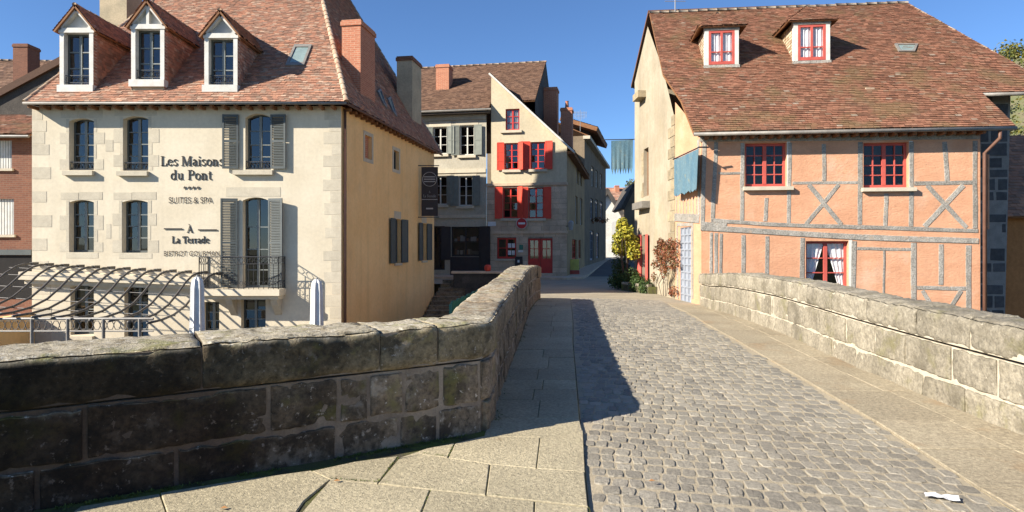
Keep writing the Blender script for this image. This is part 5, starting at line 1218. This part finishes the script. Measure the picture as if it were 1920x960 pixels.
def dormer2(x0, x1, y0, y1, yr):
    base = T((x0 + x1) / 2, y1 + 6); f = Fr(base.x, base.y, TA); a = f.R(x0, y0, x1, y1); u0, u1, v0, v1 = a; um = (u0 + u1) / 2
    d = MB(); pw = .13
    d.box(f, u0, u0 + pw, v0, v1, -.15, .02); d.box(f, u1 - pw, u1, v0, v1, -.15, .02)
    o = d.build('dormer', [m_white], th_)
    d = MB(); d.box(f, u0 - .02, u1 + .02, v1, v1 + .13, -.15, .04); d.build('lintel_beam', [m_timber], o); d = MB(); d.box(f, u0 - .03, u1 + .03, v0 - .12, v0, -.15, .05); d.build('sill_beam', [m_timber], o)
    window(o, f, u0 + pw, u1 - pw, v0 + .02, v1, -.01, 2, 2, m_pink, m_glass_c, .08, .035, .07, name='casement', curtain=True, dark=False, leaf_rows=[0, .33, 1])
    hs = NT.z / math.hypot(NT.x, NT.y)            # run per metre of height on the main slope
    D = lambda v: max(0, (v - base.z)) * hs + .05
    for u in (u0 + .03, u1 - .03):
        b = MB(); vb = v0 - .1; b.face([f.p(u, vb, -.02), f.p(u, v1 + .1, -.02), f.p(u, v1 + .1, -D(v1 + .1)), f.p(u, vb, -D(vb))]); ck = b.build('cheek', [m_cement_tan], o)
        q = MB(); v = vb; sg_ = -1 if u < um else 1
        while v < v1 + .05:
            x = .02
            while x < D(v):
                P = lambda xx, vv, h: f.p(u + sg_ * h, vv, -xx); tt = random.random()
                q.face([P(x, v, .02), P(min(x + .13, D(v)), v, .02), P(min(x + .13, D(v + .1)), v + .11, .004), P(x, v + .11, .004)], 0, tt); q.face([P(x, v, 0), P(min(x + .13, D(v)), v, 0), P(min(x + .13, D(v)), v, .02), P(x, v, .02)], 0, tt)
                x += .135
            v += .1
        q.build('cheek_shingles', [m_cheek], o, kind='stuff')
    oh = .24; vE_ = v1 + .10; rzz = v1 + .75; dr = D(rzz) + .2; fh = .55
    A, B_, Rf, Rb = f.p(u0 - oh, vE_, .12), f.p(u1 + oh, vE_, .12), f.p(um, rzz, -fh), f.p(um, rzz, -dr)
    Ab, Bb = f.p(u0 - oh, vE_, -D(vE_) - .1), f.p(u1 + oh, vE_, -D(vE_) - .1)
    roof_slope(o, [A, B_, Rf], m_tile_old, .16, .1, 'dormer_tiles', .04); roof_slope(o, [Ab, A, Rf, Rb], m_tile_old, .16, .1, 'dormer_tiles', .04); roof_slope(o, [B_, Bb, Rb, Rf], m_tile_old, .16, .1, 'dormer_tiles', .04)
    caps(o, Rf + Vector((0, 0, .02)), Rb + Vector((0, 0, .02)), m_ridge, .3, .08)
m_cheek = mat('pale_cheek_shingle', (.4, .33, .22), (.3, .22, .13), 3, .9, .2, 50, ramp=[(0, (.25, .15, .08)), (.5, (.45, .36, .24)), (1, (.6, .5, .36))])
dormer2(1321, 1385, 57, 122, 0); dormer2(1488, 1556, 46, 114, 0)
skylight(th_, [(1684, 100), (1714, 100), (1720, 86), (1676, 86)], e0, NT)
for px, py in ((1424, 178), (1520, 214), (1633, 168)):
    p = T(px, py); b = MB(); b.hexa([p + Vector((x, y_, z)) for z in (0, .06) for x, y_ in ((-.16, -.02), (.1, -.02), (.1, .12), (-.16, .12))]); b.build('vent_tile', [m_ridge], th_)
# cream side building along the street (gable end with old stone corner)
GA = math.atan2(-1, .05); GF = Fr(5.6, 18.9, GA)     # u runs towards the camera; faces left
def gz(px, py): return GF.uv(px, py)
cream = thing('cream_tower_house', (5.6, 24, -.1), 'tall cream rendered gable house beside the half-timbered front', 'building')
gl = GF.uv(1190, 400)[0]; gm = GF.uv(1266, 400)[0]; PKg = GF.uv(1219, 30); 
ol = [(gl, -1), (gm, -1), (gm, GF.uv(1266, 195)[1]), (GF.uv(1243, 120)[0], GF.uv(1243, 130)[1]), (PKg[0], PKg[1]), (gl, GF.uv(1194, 150)[1])]
gop = [GF.R(1207, 278, 1216, 368) + (0,), GF.R(1205, 440, 1213, 530) + (0,)]
mb = MB(); wall(mb, GF, ol, gop, .25)
mb.face([GF.p(gl, -1, 0), GF.p(gl, ol[5][1], 0), GF.p(gl, ol[5][1], -9), GF.p(gl, -1, -9)]); mb.build('wall', [m_cream_old], cream)
window(cream, GF, gop[0][0], gop[0][1], gop[0][2], gop[0][3], -.18, 2, 3, m_wood, m_glass, .06, .03); window(cream, GF, gop[1][0], gop[1][1], gop[1][2], gop[1][3], -.18, 2, 4, m_pink, m_glass, .06, .03)
a = gop[1]
for sd in (-1, 1): shutter(cream, GF.p(a[0] - .02 if sd < 0 else a[1] + .02, 0, .04), GF.a, R(6), .42, a[2], a[3], m_pink_sh, sd, False, 3)
y_ = 100; k = 0; rq = random.Random(8)
for v0 in [i * .36 for i in range(24)]:
    u1 = gm - .01; u0 = u1 - (.75 if k % 2 else .45) + rq.uniform(-.08, .08); k += 1
    if v0 + .34 < ol[2][1] - .1: b = MB(); b.box(GF, u0, u1, v0 + .012, v0 + .345, -.05, .012 + rq.uniform(0, .012)); b.build('quoin', [m_quoin_old], cream)
for v0 in [gop[0][2] + i * .3 for i in range(7)]:
    if rq.random() < .8: b = MB(); b.box(GF, gop[0][0] - rq.uniform(.15, .35), gop[0][0] - .005, v0, v0 + .28, -.05, .012); b.build('quoin', [m_quoin_old], cream)
for c_, w_ in (((1209, 385), 1.6), ((1206, 180), .9)):
    c = GF.uv(*c_); b = MB(); b.box(GF, c[0] - w_ / 2, c[0] + w_ / 2, c[1] - .14, c[1] + .12, -.05, .32); b.build('stone_corbel_sill', [m_zinc if w_ > 1 else m_quoin_old], cream)
b = MB(); q0 = Vector((rl.x - .06, rl.y, rl.z + .02)); q1 = GF.p(gl - .5, ol[5][1] - .12, .04); q2 = GF.p(gl - .5, ol[5][1] - .12, -6); q3 = q0 + Vector((6, -.6, 0)); b.prism([q0, q1, q2, q3], [p + Vector((0, 0, .12)) for p in (q0, q1, q2, q3)]); b.build('roof', [m_tile_old], cream)
# the narrow half-timbered return between the gable and the front
mb = MB(); GN = GF.uv(1312, 400)[0]; vt = GF.uv(1290, 232)[1]
dop = [GF.R(1275, 426, 1296, 566) + (0,)]
wall(mb, GF, [(gm, -1), (0, -1), (0, tV + .1), (gm, GF.uv(1268, 190)[1])], dop, .12, 0, .0); mb.build('side_wall', [m_orange], th_)
a = dop[0]; b = MB(); b.box(GF, a[0], a[1], a[2], a[3], -.12, -.06); dr_ = b.build('side_door', [m_blue_door], th_)
for k in range(4): b = MB(); x = lerp(a[0], a[1], k / 3); b.box(GF, x - .035, x + .035, a[2], a[3], -.06, -.02); b.build('door_stile', [m_blue_door], dr_)
for k in range(11): b = MB(); z = lerp(a[2], a[3], k / 10); b.box(GF, a[0] + .04, a[1] - .04, z - .025, z + .025, -.06, -.025); b.build('door_rail', [m_blue_door], dr_)
def gt(pts, wd, w1=.016):
    b = MB(); uv = [GF.uv(x, y_) for x, y_ in pts]; b.bar(GF, uv[0], uv[1], wd, -.03, w1); b.build('timber', [m_timber], th_)
gt([(1266, 407), (1312, 410)], .26, .03); gt([(1270, 424), (1271, 560)], .12); gt([(1299, 424), (1299, 560)], .12); gt([(1310, 262), (1311, 406)], .16); gt([(1270, 421), (1300, 421)], .1, .02)
for k in range(7): gt([(1269 + k * 6.2, 372), (1269 + k * 6.2, 402)], .06, .012)
# banners
def banner(name, pts, label, fringe, back=None):
    o = thing(name, tuple(pts[0]), label, 'banner', 'blue tapestry banners')
    nx, ny = 16, 10; tl, tr_, br, bl = pts; n = (tr_ - tl).cross(bl - tl).normalized(); b = MB(); vs = []; fs = []
    for side in (0, 1):
        for j in range(ny + 1):
            for i in range(nx + 1):
                p = tl.lerp(tr_, i / nx).lerp(bl.lerp(br, i / nx), j / ny); p = p + n * (.035 * math.sin(i * 1.9) * (j / ny) + .012 * side)
                if j == ny: p = p + (bl - tl).normalized() * (fringe * (.5 if i % 2 else -.5))
                vs.append(p)
        s0 = side * (nx + 1) * (ny + 1)
        for j in range(ny):
            for i in range(nx): fs.append((s0 + j * (nx + 1) + i, s0 + j * (nx + 1) + i + 1, s0 + (j + 1) * (nx + 1) + i + 1, s0 + (j + 1) * (nx + 1) + i))
    b.mesh(vs, fs); b.build('cloth', [m_banner], o, smooth=True); return o
f = Fr(5.25, 27.6, -.06); P = lambda x, y_: f.p(*f.uv(x, y_))
bo = banner('street_banner', [P(1146, 264), P(1187, 262), P(1186, 320), P(1146, 322)], 'fringed blue tapestry banner hanging from a pole over the street', .28)
b = MB(); b.tube([P(1130, 262), P(1200, 261)], .02, 6); b.build('pole', [m_iron], bo)
P2 = lambda x, y_: GF.p(*GF.uv(x, y_, .25), .25)
bo = banner('wall_banner', [P2(1264, 300), P2(1309, 279), P2(1308, 355), P2(1264, 368)], 'faded blue tapestry banner hung flat along the side of the half-timbered house', .08)
for pa in ((1263, 297), (1310, 276)):
    q = P2(*pa); b = MB(); b.tube([q, q + Vector((.3, 0, 0))], .025, 6); b.build('bracket', [m_iron], bo)
b = MB(); b.tube([P2(1262, 299), P2(1311, 276)], .02, 6); b.build('rod', [m_iron], bo)
# shaded stone wall, ochre building and tile roof at the right edge
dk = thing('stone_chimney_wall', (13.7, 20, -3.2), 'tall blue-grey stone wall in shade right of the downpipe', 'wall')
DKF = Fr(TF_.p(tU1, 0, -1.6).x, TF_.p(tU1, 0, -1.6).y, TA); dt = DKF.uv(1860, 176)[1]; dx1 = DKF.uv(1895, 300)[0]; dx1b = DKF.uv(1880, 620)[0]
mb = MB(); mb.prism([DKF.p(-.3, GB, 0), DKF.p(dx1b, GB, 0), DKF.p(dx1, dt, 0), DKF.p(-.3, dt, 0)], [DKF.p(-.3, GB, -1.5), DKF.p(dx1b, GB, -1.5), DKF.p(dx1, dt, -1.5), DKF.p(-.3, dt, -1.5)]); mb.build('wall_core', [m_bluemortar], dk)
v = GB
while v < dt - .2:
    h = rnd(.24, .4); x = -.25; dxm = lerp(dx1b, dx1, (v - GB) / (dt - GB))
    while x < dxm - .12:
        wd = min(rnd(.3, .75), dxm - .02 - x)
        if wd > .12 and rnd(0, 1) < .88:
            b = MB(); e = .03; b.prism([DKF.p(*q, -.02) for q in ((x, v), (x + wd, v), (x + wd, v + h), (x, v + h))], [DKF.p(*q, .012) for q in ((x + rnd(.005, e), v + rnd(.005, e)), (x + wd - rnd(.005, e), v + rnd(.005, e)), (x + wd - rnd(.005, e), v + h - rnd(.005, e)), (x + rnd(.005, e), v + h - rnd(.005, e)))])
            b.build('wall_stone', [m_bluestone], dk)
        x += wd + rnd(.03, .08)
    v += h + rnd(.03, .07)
oc = thing('ochre_house', (17, 24, -3.2), 'shaded ochre house with tile roof at the right edge of the picture', 'building')
OF = Fr(TF_.p(tU1, 0, -3.0).x, TF_.p(tU1, 0, -3.0).y, TA); mb = MB(); a = OF.R(1850, 408, 2300, 640); mb.box(OF, a[0], a[1], GB, OF.uv(1900, 408)[1], -4, 0); mb.build('wall', [m_orange_dk], oc)
p0, p1 = OF.p(a[0], OF.uv(1900, 408)[1], .35), OF.p(a[1], OF.uv(1900, 408)[1], .35); up_ = -OF.n * 2.6 + Vector((0, 0, 3.0)); roof_slope(oc, [p0, p1, p1 + up_, p0 + up_], m_tile_new, .2, .14, t_hi=.7)

# ------------------------------------------------------------------ quay wall, steps and small things by the bridge end
qw = thing('quay_wall', (-1, 30.5, -3), 'dark stone quay wall between the steps and the bridge end', 'wall')
mb = MB(); mb.hexa([(-2.75, 30.0, -3.3), (1.2, 30.0, -3.3), (1.2, 30.6, -3.3), (-2.75, 30.6, -3.3), (-2.75, 30.0, .42), (1.2, 30.0, .42), (1.2, 30.6, .42), (-2.75, 30.6, .42)]); mb.hexa([(.45, 18.9, -3.3), (.8, 18.9, -3.3), (.8, 30, -3.3), (.45, 30, -3.3), (.45, 18.9, -.04), (.8, 18.9, -.04), (.8, 30, -.04), (.45, 30, -.04)]); mb.build('wall_core', [m_rubble_dk], qw)
QF = Fr(0, 30.0, 0); v = -3.2
while v < .4:
    h = min(rnd(.22, .36), .42 - v); x = -2.75
    while x < 1.15:
        wd = min(rnd(.3, .8), 1.2 - x); b = MB(); b.box(QF, x + .01, x + wd - .01, v + .01, v + h - .01, -.04, rnd(.008, .03)); b.build('wall_stone', [m_rubble_dk], qw); x += wd
    v += h
b = MB(); b.hexa([(-2.85, 29.9, .425), (1.2, 29.9, .425), (1.2, 30.7, .425), (-2.85, 30.7, .425), (-2.85, 29.9, .52), (1.2, 29.9, .52), (1.2, 30.7, .52), (-2.85, 30.7, .52)]); b.build('coping', [m_ashlar], qw)
stp = thing('stone_steps', (-3.4, 28, -3.2), 'mossy stone steps climbing beside the tan side wall of the hotel', 'steps')
for k in range(15):
    y0 = 31.0 - k * .36; z = .1 - k * .175; xa = -5.33 + .18 * (y0 - 20) + .03; xb = xa + 1.25
    b = MB(); b.hexa([(xa, y0 - .4, z - .6), (xb, y0 - .4, z - .6), (xb, y0, z - .6), (xa, y0, z - .6), (xa, y0 - .4, z), (xb, y0 - .4, z), (xb, y0, z), (xa, y0, z)]); b.build('step', [m_stone], stp)
q = gnd(916, 560); o = thing('flower_pot', (-1.15, 30.3, .52), 'small red pot standing on the quay wall', 'pot'); b = MB(); c = Vector((-1.15, 30.3, .52)); b.tube([c, c + Vector((0, 0, .08)), c + Vector((0, 0, .2)), c + Vector((0, 0, .28)), c + Vector((0, 0, .3))], [.11, .15, .16, .13, .07], 12); b.build('body', [m_red_or], o, smooth=True); b = MB(); b.tube([c + Vector((0, 0, .28)), c + Vector((0, 0, .31))], [.09, .08], 12); b.build('rim', [m_red], o)
gr = thing('green_gate', (-1.8, 22.5, -3.2), 'green scalloped garden gate behind the bridge parapet', 'gate')
for k in range(6):
    p = at(847 + k * 9.5, 571 - k * 4.6, 22.5 + k * .55); d = Vector((.17, .55, 0)); b = MB()
    prof_ = [(0, -3), (1, -3)] + [(.5 + .5 * math.cos(R(a)), .12 * math.sin(R(a)) + .0) for a in range(0, 181, 30)]
    b.prism([p + d * x + Vector((0, 0, z)) for x, z in prof_], [p + d * x + Vector((-.06, .02, z)) for x, z in prof_]); b.build('panel', [m_green], gr)
b = MB(); b.hexa([at(845, 574, 22.3) + Vector((x, y_, z)) for z in (-2.6, .06) for x, y_ in ((-.05, -.05), (.05, -.05), (.05, .05), (-.05, .05))]); b.build('gate_post', [m_green], gr)

# ------------------------------------------------------------------ plants
yb = thing('yellow_shrub', (4.6, 26.1, -.05), 'yellow-green autumn shrub against the corner of the cream house', 'shrub')
b = MB()
for k in range(6): b.tube([(4.65, 26.1, -.05), (4.6 + rnd(-.15, .15), 26.0, 1.0), (4.5 + rnd(-.4, .4), 25.9 + rnd(-.3, .3), 2.0)], [.04, .03, .015], 5)
b.build('stem', [m_bark], yb)
leaves('foliage', yb, m_leaf_y, [(Vector((4.58 + rnd(-.34, .34), 25.9 + rnd(-.35, .35), 1.85 + rnd(-.75, .8))), (.27, .27, .27)) for _ in range(16)], 4200, .12, 1, 5)
for i, (px, py, Y, r, lb_) in enumerate([(1163, 507, 26.8, .42, 'tall clipped green shrub below the yellow shrub'), (1159, 524, 26.2, .33, 'dark low shrub at the street side of the planter'), (1181, 520, 25.6, .36, 'round clipped box shrub at the left end of the planter'), (1196, 536, 24.6, .27, 'round clipped box shrub in the middle of the planter'), (1209, 539, 24.0, .26, 'round clipped box shrub at the right end of the planter')]):
    p = at(px, py, Y); o = thing('box_shrub', (p.x, p.y, zg(p.x, p.y)), lb_, 'shrub', 'clipped shrubs in the planter')
    b = MB(); b.tube([(p.x, p.y, -.1), (p.x, p.y, p.z)], .04, 5); b.build('stem', [m_bark], o)
    leaves('foliage', o, m_leaf_g, [(p + Vector((rnd(-.12, .12), rnd(-.12, .12), rnd(-.1, .2))), (r, r, r * (1.3 if i == 0 else 1))) for _ in range(4)], 1500, .07, 1, 20 + i)
pt = thing('stone_planter', (4.9, 25, -.05), 'low stone planter kerb along the cream house', 'planter')
pk_ = [at(1165, 548, 25.6), at(1180, 553, 24.9), at(1198, 556, 24.2), at(1216, 558, 23.6)]
for a, b_ in zip(pk_, pk_[1:]):
    d = (b_ - a).normalized(); n_ = Vector((d.y, -d.x, 0)) * .16; a0, b0 = Vector((a.x, a.y, -.15)), Vector((b_.x, b_.y, -.15)); a0 += d * .02; b0 -= d * .02; up = Vector((0, 0, .42)); bb = MB(); bb.hexa([a0, b0, b0 - n_, a0 - n_, a0 + up, b0 + up, b0 - n_ + up, a0 - n_ + up]); bb.build('kerb_stone', [m_stone_lit], pt)
bb = MB(); bb.prism([Vector((p.x, p.y, -.1)) for p in pk_] + [Vector((5.4, 23.6, -.1)), Vector((5.2, 26, -.1))], [Vector((p.x, p.y, .18)) for p in pk_] + [Vector((5.4, 23.6, .18)), Vector((5.2, 26, .18))]); bb.build('soil', [m_joint], pt)
cr = thing('red_creeper', tuple(GF.p(GF.uv(1250, 555)[0], -.1, .1)), 'red autumn creeper climbing the cream wall beside the blue-grey door', 'creeper')
b = MB()
for k in range(9):
    x = rnd(1232, 1266); q = [GF.p(*GF.uv(x + rnd(-4, 4) * j, 555 - j * 22, .06), .06 + rnd(0, .04)) for j in range(rnd(3, 6).__int__())]; b.tube(q, .012, 4)
b.build('stem', [m_bark], cr)
cl = []
for _ in range(46):
    x = rnd(1226, 1270); y_ = 455 + abs(random.gauss(0, 1)) * 28 if rnd(0, 1) < .75 else rnd(455, 552)
    u, v = GF.uv(x, min(y_, 552), .12); cl.append((GF.p(u, v, .13), (.1, .22, .2)))
leaves('foliage', cr, m_leaf_r, cl, 2600, .075, 1, 44)
# wooded hill behind the right-hand houses, tree behind the street
hill = MB(); vs = []; fs = []; N = 28
hz = lambda x, y_: 73 * math.exp(-((x - 190) / 85) ** 2 - ((y_ - 210) / 70) ** 2) + 1.5 * math.sin(x * .11) * math.sin(y_ * .09) - 3.4
for j in range(N):
    for i in range(N): x = 30 + i * 12; y_ = 100 + j * 9; vs.append((x, y_, hz(x, y_)))
for j in range(N - 1):
    for i in range(N - 1): fs.append((j * N + i, j * N + i + 1, (j + 1) * N + i + 1, (j + 1) * N + i))
hill.mesh(vs, fs); hill.build('hill', [m_soil], smooth=True, kind='structure')
rh = random.Random(4); cl = []
for _ in range(900):
    x, y_ = rh.uniform(60, 300), rh.uniform(110, 250); z = hz(x, y_); r = rh.uniform(2.0, 4.2); cl.append((Vector((x, y_, z + r)), (r, r, r * 1.15)))
o = leaves('hill_woodland', None, m_leaf_h, cl, 110000, .9, 1, 7); tag(o, 'autumn woodland covering the hill behind the right-hand houses', 'woodland', kind='stuff')
ft = thing('far_tree', (24, 120, .4), 'autumn tree rising above the roofs at the end of the street', 'tree')
b = MB(); b.tube([(24.5, 120, .4), (24.5, 120, 9)], [.4, .2], 8); b.build('trunk', [m_bark], ft)
leaves('crown', ft, m_leaf_h, [(Vector((24.5 + rnd(-2.5, 2.5), 120 + rnd(-2, 2), 11 + rnd(-3, 3.2))), (1.6, 1.6, 1.5)) for _ in range(12)], 5000, .45, 1, 9)

# ------------------------------------------------------------------ hotel sign on the far end of its side wall, litter
p = HS.p(7.45, 0, 0); VF = Fr(p.x, p.y, 0)
hs_ = thing('hotel_sign', (p.x + .4, p.y, 3), 'dark vertical hotel sign board with round emblem on the tan side wall', 'sign')
a = VF.R(790, 313, 821, 405); b = MB(); b.box(VF, a[0], a[1], a[2], a[3], -.05, 0); b.build('board', [m_signbd], hs_)
for z in (a[3] + .06, a[2] - .05): b = MB(); b.tube([VF.p(a[0] - .25, z, -.02), VF.p(a[1] + .05, z, -.02)], .02, 6); b.build('bracket', [m_iron], hs_)
c = VF.uv(805.5, 336); b = MB(); b.tube([VF.p(c[0] + .3 * math.cos(R(k * 12)), c[1] + .3 * math.sin(R(k * 12)), .004) for k in range(31)], .012, 4)
for dz in (-.1, 0, .1): b.box(VF, c[0] - .24, c[0] + .24, c[1] + dz - .018, c[1] + dz + .018, .002, .006)
b.build('emblem', [m_signtx], hs_)
um = (a[0] + a[1]) / 2
serif(hs_, VF, 'À', um - .03, um + .04, VF.uv(805, 362)[1], .08, m_signtx); serif(hs_, VF, 'La Terrade', um - .27, um + .27, VF.uv(805, 370)[1], .11, m_signtx)
b = MB(); z = VF.uv(805, 374)[1]; b.box(VF, um - .34, um + .34, z - .012, z + .012, .002, .006); z = VF.uv(805, 391)[1]; b.box(VF, um - .15, um + .15, z - .03, z + .03, .002, .006); b.build('printed_rules', [m_signtx], hs_)
p = gnd(1761, 936); b = MB(); vs = []; n = 7
for j in range(4):
    for i in range(n): vs.append((p.x + (i / 6 - .5) * .17 + j * .012, p.y + (j / 3 - .5) * .07 - (i / 6 - .5) * .08, p.z + .012 + rnd(0, .016)))
b.mesh(vs, [(j * n + i, j * n + i + 1, (j + 1) * n + i + 1, (j + 1) * n + i) for j in range(3) for i in range(n - 1)]); tag(b.build('paper_scrap', [m_paper]), 'crumpled white paper scrap lying on the cobbles at lower right', 'litter')
for px, py, lb_ in ((631, 902, 'small brown fallen leaf on the slab near the left wall'), (419, 953, 'brown fallen leaf at the bottom edge left of the slabs'), (1222, 902, 'brown fallen leaf between the near cobbles')):
    p = gnd(px, py, .035); b = MB(); s = .022; b.mesh([p + Vector((-s, 0, 0)), p + Vector((0, -s * .7, .006)), p + Vector((s * 1.2, .004, .002)), p + Vector((0, s * .7, .01))], [(0, 1, 2, 3)]); tag(b.build('fallen_leaf', [m_leafd]), lb_, 'leaf', 'fallen leaves')

# moss and weeds along the wall foot and in the slab joints
rm = random.Random(12); mb = MB()
def tuft(p, s):
    for _ in range(5):
        a = rm.uniform(0, 6.28); d = Vector((math.cos(a), math.sin(a), 0)); h = Vector((0, 0, rm.uniform(.4, 1.3) * s)); q = p + d * rm.uniform(0, s); e = Vector((-d.y, d.x, 0)) * s * .35
        mb.face([q - e, q + e, q + d * s * .7 + h + e * .3, q + d * s * .7 + h - e * .3], 0, rm.random())
for _ in range(900):
    t = rm.uniform(SC - 5, SC + 1.5) if rm.random() < .8 else rm.uniform(SC, PL.L[-1]); p = PL.map(t, .015, abs(rm.gauss(0, .035)) + .012)
    if mnoise.noise(p * 2.3) > -.12: tuft(p, rm.uniform(.006, .016))
for pa, pb in (((571, 938), (620, 897)), ((620, 897), (708, 904)), ((708, 904), (747, 856)), ((708, 904), (807, 916)), ((807, 916), (787, 962)), ((790, 850), (840, 856)), ((840, 856), (853, 828)), ((807, 916), (1003, 937)), ((300, 950), (560, 890))):
    for _ in range(34):
        p = gnd(lerp(pa[0], pb[0], rm.random()), lerp(pa[1], pb[1], rm.random()) if False else 0, 0) if False else None
        t = rm.random(); p = gnd(lerp(pa[0], pb[0], t), lerp(pa[1], pb[1], t), .018); tuft(p + Vector((rm.uniform(-.006, .006), rm.uniform(-.006, .006), 0)), rm.uniform(.004, .009))
tag(mb.build('moss', [m_moss]), 'green moss and small weeds along the foot of the left wall and in slab joints', 'moss', kind='stuff')
